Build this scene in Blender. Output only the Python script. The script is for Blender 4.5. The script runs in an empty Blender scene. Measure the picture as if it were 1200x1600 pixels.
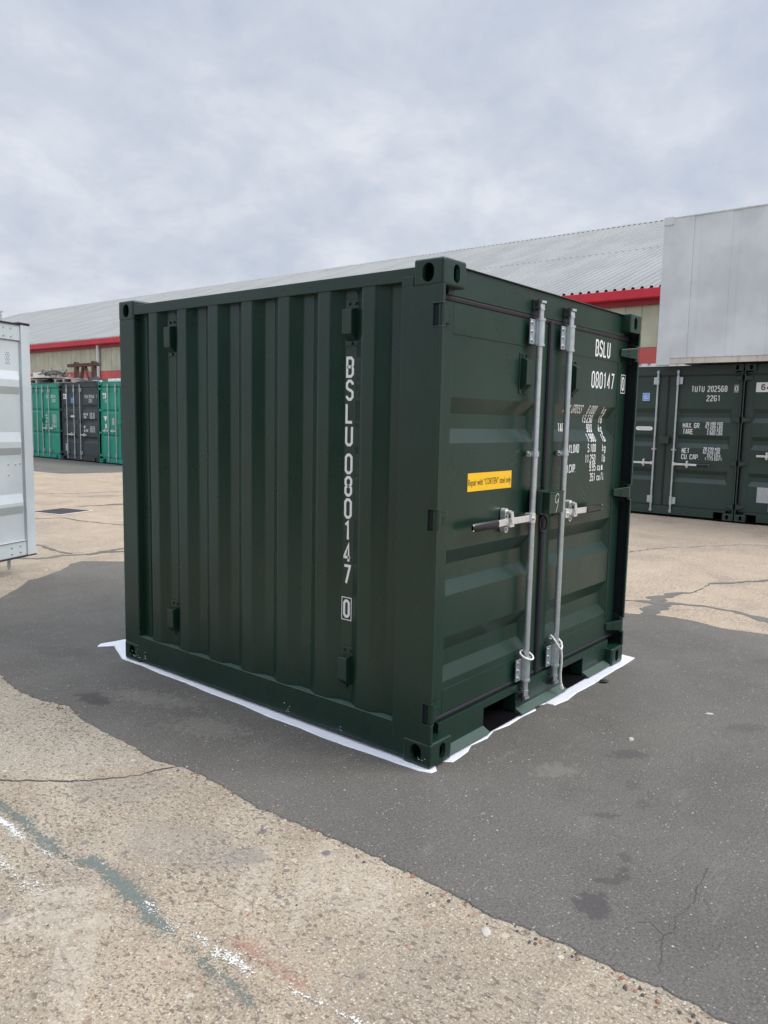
import bpy, bmesh, math, random
from mathutils import Vector, Matrix, noise
random.seed(7)
S = bpy.context.scene
COL = S.collection

# ------------------------------------------------------------------ camera
CAM = Vector((-2.748, -1.946, 1.577))
MR = ((0.63431, 0.078361, -0.769096), (-0.772805, 0.090708, -0.628128), (0.020542, 0.99279, 0.118095))
cd = bpy.data.cameras.new('camera')
cam = bpy.data.objects.new('camera', cd)
COL.objects.link(cam)
cd.sensor_fit = 'VERTICAL'
cd.sensor_height = 24.0
cd.lens = 24.0 * 1210.6 / 1600
cd.clip_start = 0.05
cd.clip_end = 3000
mw = Matrix(MR).to_4x4()
mw.translation = CAM
cam.matrix_world = mw
S.camera = cam

# ------------------------------------------------------------------ world: overcast sky
SUN_EL, SUN_AZ = math.radians(46), math.radians(152)   # azimuth clockwise from +Y
W_ = bpy.data.worlds.new("World")
S.world = W_
W_.use_nodes = True
nt = W_.node_tree
nt.nodes.clear()
N = nt.nodes.new
Lk = nt.links.new


def wmath(op, a, b=None, c=None):
    n = N('ShaderNodeMath'); n.operation = op
    for i, v in enumerate((a, b, c)):
        if v is None: continue
        if isinstance(v, (int, float)): n.inputs[i].default_value = v
        else: Lk(v, n.inputs[i])
    return n.outputs[0]


out = N('ShaderNodeOutputWorld'); bg = N('ShaderNodeBackground'); tc = N('ShaderNodeTexCoord')
sep = N('ShaderNodeSeparateXYZ'); Lk(tc.outputs['Generated'], sep.inputs[0])
zz = wmath('MAXIMUM', sep.outputs[2], 0.0)
den = wmath('ADD', zz, 0.42)
cx = wmath('DIVIDE', sep.outputs[0], den)
cy = wmath('DIVIDE', sep.outputs[1], den)
cmb = N('ShaderNodeCombineXYZ'); Lk(cx, cmb.inputs[0]); Lk(cy, cmb.inputs[1])


def wnoise(scale, detail, rough, dist=0.0):
    n = N('ShaderNodeTexNoise'); n.inputs['Scale'].default_value = scale
    n.inputs['Detail'].default_value = detail; n.inputs['Roughness'].default_value = rough
    n.inputs['Distortion'].default_value = dist
    Lk(cmb.outputs[0], n.inputs['Vector'])
    return n.outputs['Fac']


n1 = wnoise(1.9, 8, 0.55, 0.3)
n2 = wnoise(6.0, 9, 0.60, 0.25)
nm = wmath('ADD', wmath('MULTIPLY', n1, 0.52), wmath('MULTIPLY', n2, 0.48))
rp = N('ShaderNodeValToRGB'); Lk(nm, rp.inputs[0])
e = rp.color_ramp.elements
e[0].position = 0.37; e[0].color = (0.520, 0.578, 0.690, 1)
e[1].position = 0.62; e[1].color = (0.765, 0.800, 0.862, 1)
em = rp.color_ramp.elements.new(0.50); em.color = (0.628, 0.672, 0.762, 1)
# CIE-like brightening of the cloud deck towards the zenith
zr = N('ShaderNodeMapRange'); zr.interpolation_type = 'SMOOTHSTEP'
zr.inputs[1].default_value = 0.50; zr.inputs[2].default_value = 1.0; zr.inputs[3].default_value = 0.0; zr.inputs[4].default_value = 3.1
Lk(zz, zr.inputs[0])
zen = wmath('ADD', 1.03, wmath('ADD', wmath('MULTIPLY', zz, 0.12), zr.outputs[0]))
mul = N('ShaderNodeVectorMath'); mul.operation = 'SCALE'; Lk(rp.outputs[0], mul.inputs[0]); Lk(zen, mul.inputs['Scale'])
sky = N('ShaderNodeTexSky'); sky.sky_type = 'NISHITA'; sky.sun_disc = False
sky.sun_elevation = SUN_EL; sky.sun_rotation = SUN_AZ
sky.air_density = 1.0; sky.dust_density = 2.0
sc = N('ShaderNodeVectorMath'); sc.operation = 'SCALE'; Lk(sky.outputs[0], sc.inputs[0]); sc.inputs['Scale'].default_value = 0.08
mx = N('ShaderNodeMix'); mx.data_type = 'RGBA'; mx.inputs[0].default_value = 0.10
Lk(mul.outputs[0], mx.inputs[6]); Lk(sc.outputs[0], mx.inputs[7])
Lk(mx.outputs[2], bg.inputs[0]); bg.inputs[1].default_value = 1.0
Lk(bg.outputs[0], out.inputs[0])

# ------------------------------------------------------------------ soft sun behind the cloud
sd = bpy.data.lights.new('sun', 'SUN'); sd.energy = 2.5; sd.angle = math.radians(30); sd.color = (1.0, 0.96, 0.90)
so = bpy.data.objects.new('sun', sd); COL.objects.link(so)
sdir = Vector((math.sin(SUN_AZ) * math.cos(SUN_EL), math.cos(SUN_AZ) * math.cos(SUN_EL), math.sin(SUN_EL)))
so.rotation_euler = sdir.to_track_quat('Z', 'Y').to_euler()
so.location = (0, 0, 30)

S.view_settings.view_transform = 'Standard'
S.view_settings.look = 'None'
S.view_settings.exposure = 0.0
S.view_settings.gamma = 1.0
S.view_settings.use_curve_mapping = False


# ================================================================== materials
class NB:
    """small node-tree helper"""
    def __init__(s, name):
        s.m = bpy.data.materials.new(name); s.m.use_nodes = True
        s.t = s.m.node_tree; s.t.nodes.clear()
        s.out = s.t.nodes.new('ShaderNodeOutputMaterial')
        s.b = s.t.nodes.new('ShaderNodeBsdfPrincipled')
        s.t.links.new(s.b.outputs[0], s.out.inputs[0])
        s.co = s.t.nodes.new('ShaderNodeTexCoord').outputs['Object']

    def n(s, k): return s.t.nodes.new(k)
    def l(s, a, b): s.t.links.new(a, b)

    def put(s, sock, v):
        if isinstance(v, (int, float)): sock.default_value = v
        elif isinstance(v, tuple):
            sock.default_value = (*v, 1) if len(v) == 3 and len(sock.default_value) == 4 else v
        else: s.l(v, sock)

    def math(s, op, a, b=None, c=None, clamp=False):
        n = s.n('ShaderNodeMath'); n.operation = op; n.use_clamp = clamp
        for i, v in enumerate((a, b, c)):
            if v is not None: s.put(n.inputs[i], v)
        return n.outputs[0]

    def mix(s, f, a, b, mode='MIX'):
        n = s.n('ShaderNodeMix'); n.data_type = 'RGBA'; n.blend_type = mode
        s.put(n.inputs[0], f); s.put(n.inputs[6], a); s.put(n.inputs[7], b)
        return n.outputs[2]

    def mapping(s, scale=(1, 1, 1), rot=(0, 0, 0), loc=(0, 0, 0), v=None):
        n = s.n('ShaderNodeMapping'); n.inputs['Scale'].default_value = scale
        n.inputs['Rotation'].default_value = rot; n.inputs['Location'].default_value = loc
        s.l(v or s.co, n.inputs[0]); return n.outputs[0]

    def noise(s, scale, detail=4, rough=0.5, v=None, dist=0.0, col=False):
        n = s.n('ShaderNodeTexNoise'); n.inputs['Scale'].default_value = scale
        n.inputs['Detail'].default_value = detail; n.inputs['Roughness'].default_value = rough
        n.inputs['Distortion'].default_value = dist
        s.l(v or s.co, n.inputs['Vector']); return n.outputs['Color' if col else 'Fac']

    def vor(s, scale, feat='F1', v=None, rnd=1.0):
        n = s.n('ShaderNodeTexVoronoi'); n.feature = feat; n.inputs['Scale'].default_value = scale
        n.inputs['Randomness'].default_value = rnd
        s.l(v or s.co, n.inputs['Vector']); return n

    def ramp(s, f, stops):
        n = s.n('ShaderNodeValToRGB'); s.l(f, n.inputs[0]); el = n.color_ramp.elements
        while len(el) < len(stops): el.new(0.5)
        for q, (p, c) in zip(el, stops):
            q.position = p; q.color = (c, c, c, 1) if isinstance(c, (int, float)) else (*c, 1)
        return n.outputs[0]

    def step(s, f, lo, hi):
        n = s.n('ShaderNodeMapRange'); n.inputs[1].default_value = lo; n.inputs[2].default_value = hi
        n.interpolation_type = 'SMOOTHSTEP'
        s.l(f, n.inputs[0]); return n.outputs[0]

    def bump(s, h, dist, strength=1.0, prev=None):
        n = s.n('ShaderNodeBump'); n.inputs['Distance'].default_value = dist
        n.inputs['Strength'].default_value = strength
        s.l(h, n.inputs['Height'])
        if prev: s.l(prev, n.inputs['Normal'])
        return n.outputs[0]

    def done(s, col, rough=0.5, metal=0.0, normal=None, spec=0.5, alpha=None):
        s.put(s.b.inputs['Base Color'], col); s.put(s.b.inputs['Roughness'], rough)
        s.put(s.b.inputs['Metallic'], metal); s.put(s.b.inputs['Specular IOR Level'], spec)
        if normal: s.l(normal, s.b.inputs['Normal'])
        if alpha is not None: s.put(s.b.inputs['Alpha'], alpha)
        return s.m


def paint(name, c, rough=0.38, dirt=0.25, dirt_col=(0.16, 0.14, 0.11), wave=0.0012, spec=0.5):
    b = NB(name)
    big = b.noise(1.3, 4, 0.55)
    st = b.noise(1.0, 5, 0.6, v=b.mapping((14, 14, 0.9)))
    fine = b.noise(60, 3, 0.6)
    col = b.mix(b.step(big, 0.35, 0.7), c, tuple(min(1, x * 1.22 + 0.002) for x in c))
    d = b.math('MULTIPLY', b.math('MULTIPLY', b.step(st, 0.5, 0.8), b.step(fine, 0.35, 0.65)), dirt)
    spots = b.math('MULTIPLY', b.step(b.noise(38, 2, 0.5), 0.70, 0.76), dirt * 0.8)
    col = b.mix(b.math('ADD', d, spots, clamp=True), col, dirt_col)
    r = b.math('ADD', b.math('MULTIPLY', b.noise(7, 5, 0.65), 0.22), rough - 0.10)
    nb = b.bump(b.noise(1.7, 2, 0.4), wave * 9, 0.5)
    nb = b.bump(b.noise(420, 2, 0.5), 0.0002, 0.35, nb)
    return b.done(col, r, 0, nb, spec)


def plain(name, c, rough=0.6, var=0.15, scale=20, metal=0.0, spec=0.5, bump=0.0005):
    b = NB(name)
    n = b.noise(scale, 5, 0.6)
    col = b.mix(n, tuple(x * (1 - var) for x in c), tuple(min(1, x * (1 + var)) for x in c))
    r = b.math('ADD', b.math('MULTIPLY', b.noise(scale * 2.3, 4, 0.6), 0.2), rough - 0.1)
    return b.done(col, r, metal, b.bump(b.noise(scale * 3, 3, 0.6), bump, 0.6), spec)


M = {}
M['green'] = paint('dark green gloss paint', (0.0068, 0.0262, 0.0174), 0.29, 0.05, spec=0.5)
M['green_ledge'] = paint('dusty dark green ledge', (0.040, 0.072, 0.058), 0.6, 0.4)  # lighter green for the bottom rail flange and sill lip
M['green2'] = paint('dark green container paint', (0.018, 0.038, 0.030), 0.45, 0.14)
M['green3'] = paint('charcoal green container paint', (0.032, 0.045, 0.048), 0.55, 0.30)
M['mint'] = paint('bright green container paint', (0.012, 0.27, 0.18), 0.5, 0.35, (0.05, 0.10, 0.07))
M['white'] = paint('pale grey container paint', (0.41, 0.452, 0.470), 0.45, 0.16, (0.38, 0.36, 0.32))
M['reefer'] = paint('weathered white refrigerated container skin', (0.545, 0.575, 0.590), 0.60, 0.05, (0.42, 0.42, 0.40), wave=0.0002, spec=0.3)
M['cream_rail'] = paint('stained cream steel', (0.52, 0.49, 0.44), 0.6, 1.3, (0.16, 0.10, 0.07))
M['rubber'] = plain('dark rubber gasket', (0.017, 0.014, 0.023), 0.55, 0.3, 30)
M['grip'] = plain('black plastic grip', (0.014, 0.013, 0.016), 0.35, 0.2, 40)
M['black'] = plain('black steel', (0.008, 0.009, 0.010), 0.6, 0.2, 20)
M['pocket_shade'] = plain('black fork pocket shade', (0.004, 0.004, 0.005), 0.9, 0.2, 20, spec=0.05)  # near-black colour paints the darkness inside the fork pockets
M['post_shade'] = plain('blue black post shade', (0.006, 0.009, 0.012), 0.6, 0.2, 20, spec=0.25)  # shade inside the door posts, put in as colour
M['keeper'] = plain('dark forged steel', (0.030, 0.035, 0.034), 0.45, 0.3, 40)
M['letter'] = plain('white stencil vinyl', (0.78, 0.79, 0.78), 0.5, 0.06, 50, bump=0.0001)
M['black_ink'] = plain('black ink', (0.02, 0.02, 0.02), 0.5, 0.05, 50, bump=0.0001)
M['yellow'] = plain('yellow vinyl sticker', (0.86, 0.50, 0.012), 0.42, 0.04, 9, bump=0.0001)
M['blue'] = plain('blue sticker', (0.10, 0.29, 0.72), 0.5, 0.1, 40, bump=0.0001)
M['grey_plate'] = plain('worn aluminium data plate', (0.40, 0.41, 0.42), 0.5, 0.35, 25)
M['chalk'] = plain('white chalk mark', (0.62, 0.68, 0.62), 0.8, 0.2, 60, bump=0.0001)
M['rope'] = plain('white nylon cord', (0.72, 0.72, 0.69), 0.7, 0.12, 300, bump=0.001)
M['timber'] = plain('brown weathered timber', (0.095, 0.050, 0.036), 0.8, 0.4, 12, bump=0.002)
M['pallet'] = plain('grey weathered pallet wood', (0.42, 0.36, 0.34), 0.85, 0.3, 14, bump=0.002)
M['tarp'] = plain('dark blue tarpaulin', (0.018, 0.024, 0.038), 0.55, 0.3, 10)
M['hose'] = plain('grey ribbed hose', (0.16, 0.16, 0.15), 0.7, 0.4, 10)
M['board'] = plain('white painted board', (0.66, 0.64, 0.60), 0.7, 0.15, 8)
M['pvc'] = plain('white downpipe plastic', (0.68, 0.66, 0.67), 0.5, 0.08, 6)
M['gutter'] = paint('red gutter coating', (0.50, 0.012, 0.030), 0.45, 0.15, (0.2, 0.03, 0.03))
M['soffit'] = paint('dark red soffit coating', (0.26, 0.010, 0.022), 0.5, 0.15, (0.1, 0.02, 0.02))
M['red_clad'] = paint('faded red wall cladding', (0.50, 0.095, 0.085), 0.65, 0.3, (0.45, 0.22, 0.2))
M['cream_clad'] = paint('faded cream wall cladding', (0.43, 0.43, 0.32), 0.6, 0.35, (0.36, 0.36, 0.30))
M['white_clad'] = paint('white lower cladding', (0.70, 0.70, 0.70), 0.6, 0.3, (0.4, 0.4, 0.38))


def mk_galv():
    b = NB('galvanised steel')
    v = b.vor(55)
    col = b.mix(b.noise(9, 4, 0.6), (0.40, 0.44, 0.46), (0.68, 0.72, 0.74))
    col = b.mix(0.18, col, v.outputs['Color'], 'SOFT_LIGHT')
    return b.done(col, b.math('ADD', b.math('MULTIPLY', b.noise(30, 3, 0.6), 0.22), 0.27), 0.78, b.bump(b.noise(90, 3, 0.5), 0.0006, 0.5))


M['galv'] = mk_galv()


def mk_zinc():
    b = NB('bright zinc plated steel')
    col = b.mix(b.noise(25, 4, 0.6), (0.62, 0.62, 0.60), (0.82, 0.82, 0.80))
    return b.done(col, b.math('ADD', b.math('MULTIPLY', b.noise(50, 3, 0.6), 0.2), 0.28), 0.6, b.bump(b.noise(120, 3, 0.5), 0.0004, 0.5))


M['zinc'] = mk_zinc()


def mk_roof():
    b = NB('grey profiled roof sheet')
    st = b.noise(1.0, 4, 0.6, v=b.mapping((0.25, 5.0, 1)))
    pan = b.noise(1.0, 1, 0.5, v=b.mapping((0.02, 0.9, 1)))
    col = b.mix(st, (0.225, 0.238, 0.24), (0.31, 0.32, 0.32))
    col = b.mix(b.math('MULTIPLY', b.step(pan, 0.4, 0.6), 0.35), col, (0.36, 0.37, 0.37))
    spots = b.step(b.noise(3.0, 6, 0.7), 0.62, 0.72)
    col = b.mix(b.math('MULTIPLY', spots, 0.35), col, (0.16, 0.165, 0.15))
    return b.done(col, 0.62, 0, None, 0.4)


M['roof'] = mk_roof()


def ellipse_mask(b, items, warp, soft=0.35):
    """union of noise-edged ellipses (x, y, rx, ry, rot, strength) in object coordinates"""
    acc = None
    for (x, y, rx, ry, rot, st) in items:
        mp = b.n('ShaderNodeMapping'); mp.vector_type = 'TEXTURE'
        mp.inputs['Location'].default_value = (x, y, 0)
        mp.inputs['Rotation'].default_value = (0, 0, rot)
        mp.inputs['Scale'].default_value = (rx, ry, 1)
        b.l(b.flat, mp.inputs[0])
        ln = b.n('ShaderNodeVectorMath'); ln.operation = 'LENGTH'; b.l(mp.outputs[0], ln.inputs[0])
        d = b.math('ADD', ln.outputs['Value'], warp)
        mr = b.n('ShaderNodeMapRange'); mr.interpolation_type = 'SMOOTHSTEP'
        mr.inputs[1].default_value = 1.0 + soft / 2; mr.inputs[2].default_value = 1.0 - soft / 2
        mr.inputs[3].default_value = 0; mr.inputs[4].default_value = st
        b.l(d, mr.inputs[0])
        acc = mr.outputs[0] if acc is None else b.math('MAXIMUM', acc, mr.outputs[0])
    return acc


def flatco(b):
    sp = b.n('ShaderNodeSeparateXYZ'); b.l(b.co, sp.inputs[0])
    cb = b.n('ShaderNodeCombineXYZ'); b.l(sp.outputs[0], cb.inputs[0]); b.l(sp.outputs[1], cb.inputs[1])
    b.flat = cb.outputs[0]
    b.sx, b.sy = sp.outputs[0], sp.outputs[1]


def mk_concrete():
    b = NB('old exposed aggregate concrete'); flatco(b)
    warp = b.noise(6, 3, 0.6, v=b.flat, col=True)
    dv = b.n('ShaderNodeVectorMath'); dv.operation = 'MULTIPLY_ADD'
    b.l(warp, dv.inputs[0]); dv.inputs[1].default_value = (0.03, 0.03, 0); b.l(b.flat, dv.inputs[2])
    wv = dv.outputs[0]
    big = b.noise(0.55, 5, 0.6, v=b.flat)
    mid = b.noise(3.2, 6, 0.65, v=b.flat)
    base = b.mix(b.step(big, 0.35, 0.65), (0.455, 0.378, 0.275), (0.410, 0.365, 0.285))
    base = b.mix(b.math('MULTIPLY', b.step(mid, 0.40, 0.68), 0.80), base, (0.285, 0.245, 0.185))
    base = b.mix(b.math('MULTIPLY', b.step(b.noise(1.6, 5, 0.6, v=b.mapping((1, 1, 1), loc=(7, 3, 0), v=b.flat)), 0.55, 0.7), 0.45), base, (0.50, 0.45, 0.375))
    # the slab beyond the crack is greyer
    dd = b.math('ADD', b.math('ADD', b.sy, b.math('MULTIPLY', b.sx, 0.857)), b.math('MULTIPLY', b.math('SUBTRACT', b.noise(5, 4, 0.6, v=b.flat), 0.5), 0.06))
    slab = b.math('MULTIPLY', b.step(dd, 0.285, 0.305), b.math('LESS_THAN', b.sy, 4.0))
    base = b.mix(b.math('MULTIPLY', slab, 0.55), base, (0.40, 0.375, 0.315))
    # the bays beyond the asphalt strip are warmer and paler
    base = b.mix(b.math('MULTIPLY', b.step(b.sx, 1.2, 3.2), 0.62), base, (0.54, 0.415, 0.295))
    # sand grain
    gr = b.noise(230, 3, 0.7, v=b.flat)
    base = b.mix(b.math('MULTIPLY', b.step(gr, 0.3, 0.7), 0.9), b.mix(1.0, base, (0.72, 0.70, 0.68), 'MULTIPLY'), base)
    # broad stains and trodden-in dirt
    stn = b.noise(1.1, 7, 0.68, v=b.mapping((1.0, 0.8, 1), loc=(4, 8, 0), v=b.flat), dist=0.6)
    base = b.mix(b.math('MULTIPLY', b.step(stn, 0.50, 0.62), 0.55), base, (0.235, 0.205, 0.165))
    base = b.mix(b.math('MULTIPLY', b.step(stn, 0.44, 0.34), 0.40), base, (0.50, 0.455, 0.37))
    # small stones
    v1 = b.vor(135, v=wv)
    c1 = b.n('ShaderNodeSeparateColor'); b.l(v1.outputs['Color'], c1.inputs[0])
    stone = b.math('MULTIPLY', b.math('LESS_THAN', v1.outputs['Distance'], 0.46), b.math('GREATER_THAN', c1.outputs[0], 0.25))
    scol = b.ramp(c1.outputs[1], [(0.0, (0.13, 0.10, 0.08)), (0.22, (0.25, 0.18, 0.13)), (0.45, (0.40, 0.31, 0.23)), (0.65, (0.36, 0.33, 0.29)), (0.85, (0.50, 0.42, 0.33)), (1.0, (0.60, 0.55, 0.48))])
    base = b.mix(b.math('MULTIPLY', stone, 0.80), base, scol)
    mot = b.noise(100, 7, 0.85, v=wv)
    base = b.mix(b.math('MULTIPLY', b.step(mot, 0.51, 0.43), 0.75), base, (0.190, 0.145, 0.105))
    base = b.mix(b.math('MULTIPLY', b.step(mot, 0.56, 0.66), 0.55), base, (0.62, 0.56, 0.47))
    # larger pebbles
    v2 = b.vor(34, v=wv)
    c2 = b.n('ShaderNodeSeparateColor'); b.l(v2.outputs['Color'], c2.inputs[0])
    peb = b.math('MULTIPLY', b.math('LESS_THAN', v2.outputs['Distance'], b.math('MULTIPLY', c2.outputs[2], 0.42)), b.math('GREATER_THAN', c2.outputs[0], 0.76))
    pcol = b.ramp(c2.outputs[1], [(0.0, (0.12, 0.11, 0.11)), (0.3, (0.27, 0.17, 0.12)), (0.5, (0.33, 0.29, 0.24)), (0.75, (0.40, 0.32, 0.23)), (1.0, (0.50, 0.45, 0.37))])
    base = b.mix(b.math('MULTIPLY', peb, 0.75), base, pcol)
    # pits: irregular dark pockmarks
    pn = b.noise(64, 4, 0.6, v=b.mapping((1.0, 0.62, 1), rot=(0, 0, 0.5), v=wv), dist=0.4)
    dens = b.step(b.noise(2.1, 3, 0.6, v=b.flat), 0.35, 0.6)
    pitm = b.step(b.math('ADD', pn, b.math('MULTIPLY', dens, 0.06)), 0.615, 0.66)
    base = b.mix(b.math('MULTIPLY', pitm, 0.72), base, (0.115, 0.09, 0.072))
    # smooth cement smears, dark scuffs
    wp = b.math('MULTIPLY', b.math('SUBTRACT', b.noise(7, 5, 0.65, v=b.flat), 0.5), 2.2)
    smear = ellipse_mask(b, [(-1.53, 0.36, 0.13, 0.045, 2.2, 0.44), (-1.62, 0.25, 0.22, 0.06, 2.3, 0.39), (-1.66, 0.05, 0.035, 0.36, -0.62, 0.33),
                             (-1.05, -0.02, 0.05, 0.26, -1.0, 0.30), (-0.95, -0.20, 0.05, 0.30, -1.05, 0.28), (-1.75, 0.02, 0.02, 0.5, -0.55, 0.30),
                             (-0.86, -0.32, 0.12, 0.22, -0.9, 0.28)], wp, 0.5)
    smear = b.math('MULTIPLY', smear, b.step(b.noise(24, 5, 0.7, v=b.flat), 0.30, 0.62))
    base = b.mix(smear, base, (0.50, 0.45, 0.375))
    dark = ellipse_mask(b, [(-1.0, 0.10, 0.09, 0.055, 2.2, 0.55), (-1.08, 0.30, 0.12, 0.3, 0.3, 0.28), (-0.98, 0.9, 0.14, 0.22, 0.7, 0.25),
                            (-1.74, 0.42, 0.05, 0.03, 0.2, 0.7)], wp, 0.6)
    base = b.mix(dark, base, (0.20, 0.18, 0.165))
    spots = ellipse_mask(b, [(-0.842, 0.184, 0.018, 0.016, 0, 0.85), (-0.786, -0.103, 0.018, 0.015, 0.3, 0.85), (-1.16, 0.92, 0.02, 0.014, 0.3, 0.7),
                             (-1.33, 0.62, 0.016, 0.012, 0.3, 0.7), (-1.27, 0.45, 0.018, 0.012, 0.3, 0.6), (-1.18, -0.62, 0.016, 0.011, 0.3, 0.6)],
                         b.math('MULTIPLY', wp, 0.35), 0.25)
    base = b.mix(spots, base, (0.13, 0.12, 0.13))
    # far bays a little paler and warmer in patches
    h = b.math('ADD', b.math('MULTIPLY', v1.outputs['Distance'], 0.5), b.math('MULTIPLY', gr, 0.5))
    h = b.math('SUBTRACT', h, b.math('MULTIPLY', pitm, 1.1))
    nb = b.bump(h, 0.004, 0.55)
    nb = b.bump(mid, 0.02, 0.4, nb)
    return b.done(base, 0.9, 0, nb, 0.25)


def mk_asphalt(name='worn asphalt', tint=1.0):
    b = NB(name); flatco(b)
    big = b.noise(0.8, 5, 0.6, v=b.flat)
    mid = b.noise(4.5, 6, 0.7, v=b.flat)
    base = b.mix(b.step(big, 0.35, 0.65), tuple(x * tint for x in (0.116, 0.107, 0.094)), tuple(x * tint for x in (0.142, 0.133, 0.118)))
    base = b.mix(b.math('MULTIPLY', b.step(mid, 0.45, 0.75), 0.40), base, (0.172, 0.163, 0.147))
    sc = b.noise(2.2, 7, 0.7, v=b.mapping((1, 3.2, 1), rot=(0, 0, 0.8), v=b.flat))
    base = b.mix(b.math('MULTIPLY', b.step(sc, 0.56, 0.70), 0.35), base, (0.215, 0.203, 0.184))
    base = b.mix(b.math('MULTIPLY', b.step(b.noise(1.7, 6, 0.65, v=b.mapping(loc=(3, 9, 0), v=b.flat)), 0.57, 0.72), 0.45), base, (0.098, 0.092, 0.088))
    gr = b.noise(105, 6, 0.85, v=b.flat)
    base = b.mix(b.step(gr, 0.40, 0.56), b.mix(1.0, base, (0.55, 0.55, 0.56), 'MULTIPLY'), base)
    base = b.mix(b.math('MULTIPLY', b.step(b.noise(70, 5, 0.8, v=b.mapping(loc=(5, 2, 0), v=b.flat)), 0.57, 0.66), 0.40), base, (0.25, 0.235, 0.21))
    v1 = b.vor(120, v=b.flat)
    c1 = b.n('ShaderNodeSeparateColor'); b.l(v1.outputs['Color'], c1.inputs[0])
    st = b.math('MULTIPLY', b.math('LESS_THAN', v1.outputs['Distance'], 0.36), b.math('GREATER_THAN', c1.outputs[0], 0.84))
    base = b.mix(b.math('MULTIPLY', st, 0.75), base, b.ramp(c1.outputs[1], [(0, (0.10, 0.095, 0.09)), (0.35, (0.17, 0.16, 0.15)), (0.85, (0.26, 0.245, 0.22)), (1, (0.50, 0.47, 0.43))]))
    v2 = b.vor(26, v=b.flat)
    c2 = b.n('ShaderNodeSeparateColor'); b.l(v2.outputs['Color'], c2.inputs[0])
    s2 = b.math('MULTIPLY', b.math('LESS_THAN', v2.outputs['Distance'], 0.11), b.math('GREATER_THAN', c2.outputs[0], 0.93))
    base = b.mix(b.math('MULTIPLY', s2, 0.9), base, (0.42, 0.40, 0.36))
    wp = b.math('MULTIPLY', b.math('SUBTRACT', b.noise(26, 6, 0.75, v=b.flat), 0.5), 3.0)
    oil = ellipse_mask(b, [(-0.43, -0.985, 0.072, 0.06, 0.3, 0.75), (-0.262, -0.978, 0.052, 0.022, 2.2, 0.6), (-0.207, -1.0, 0.024, 0.024, 0, 0.6),
                           (-0.165, -0.985, 0.02, 0.016, 0, 0.6), (-0.083, -0.952, 0.038, 0.022, 0.8, 0.5), (0.80, -0.61, 0.10, 0.05, 2.4, 0.5),
                           (0.16, -0.77, 0.06, 0.02, 2.2, 0.5), (-0.527, 1.92, 0.06, 0.11, 0.1, 0.85), (-0.50, 2.02, 0.03, 0.09, 0.9, 0.7),
                           (0.5, -0.75, 0.05, 0.03, 0.3, 0.3), (0.35, -0.85, 0.04, 0.03, 0.3, 0.3), (1.55, -0.95, 0.12, 0.05, 2.4, 0.35),
                           (2.9, -0.75, 0.12, 0.06, 2.4, 0.35), (2.6, 0.25, 0.10, 0.05, 2.4, 0.4), (-0.2, 2.9, 0.10, 0.2, 0.4, 0.3)], wp, 0.3)
    base = b.mix(oil, base, (0.060, 0.054, 0.054))
    sandy = ellipse_mask(b, [(0.40, -0.43, 0.10, 0.06, 2.4, 0.18), (-0.35, 1.15, 0.10, 0.2, 0.4, 0.16), (-0.3, 1.7, 0.08, 0.3, 0.3, 0.18), (1.2, -0.7, 0.3, 0.2, 0.2, 0.07)],
                         b.math('MULTIPLY', wp, 2.0), 0.8)
    base = b.mix(sandy, base, (0.34, 0.31, 0.27))
    nb = b.bump(b.math('ADD', gr, b.math('MULTIPLY', v1.outputs['Distance'], 0.6)), 0.0035, 0.55)
    nb = b.bump(mid, 0.012, 0.3, nb)
    return b.done(base, 0.86, 0, nb, 0.3)


M['concrete'] = mk_concrete()
M['asphalt'] = mk_asphalt()
M['tar'] = mk_asphalt('grey tar filling', 1.12)


def worn(name, c, thr, scale=80, soft=0.035, top=1.0, lo=0.45):
    b = NB(name); flatco(b)
    n1 = b.noise(scale, 7, 0.8, v=b.flat, dist=0.5)
    n2 = b.noise(9, 4, 0.65, v=b.flat)
    at = b.n('ShaderNodeAttribute'); at.attribute_name = 'cover'; at.attribute_type = 'GEOMETRY'
    f = b.math('ADD', b.math('MULTIPLY', n1, 1 - lo), b.math('MULTIPLY', n2, lo))
    vs_ = b.vor(135, v=b.flat)
    f = b.math('SUBTRACT', f, b.math('MULTIPLY', b.math('SUBTRACT', vs_.outputs['Distance'], 0.35), 0.22))
    f = b.math('ADD', f, b.math('MULTIPLY', at.outputs['Fac'], 0.25))
    a = b.math('MULTIPLY', b.step(f, thr, thr + soft), top)
    col = b.mix(b.noise(60, 5, 0.7, v=b.flat), tuple(x * 0.72 for x in c), c)
    return b.done(col, 0.8, 0, None, 0.3, alpha=a)


M['line_teal'] = worn('worn teal ground paint', (0.165, 0.20, 0.185), 0.570, 55, 0.13, 0.82, 0.25)
M['line_white'] = worn('worn white ground paint', (0.76, 0.76, 0.73), 0.675, 70, 0.05, 0.85, 0.3)
M['line_red'] = worn('worn red ground paint', (0.46, 0.20, 0.16), 0.57, 60, 0.20, 0.42, 0.3)


def mk_sheet():
    b = NB('white polythene sheet')
    n = b.noise(9, 4, 0.6)
    return b.done(b.mix(n, (0.66, 0.68, 0.74), (0.78, 0.79, 0.84)), 0.38, 0, b.bump(b.noise(14, 4, 0.6), 0.006, 0.6))


M['sheet'] = mk_sheet()
b_ = NB('dark crack'); M['crack'] = b_.done(b_.mix(b_.noise(40, 3, 0.6), (0.03, 0.026, 0.024), (0.09, 0.078, 0.066)), 0.95)


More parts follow.
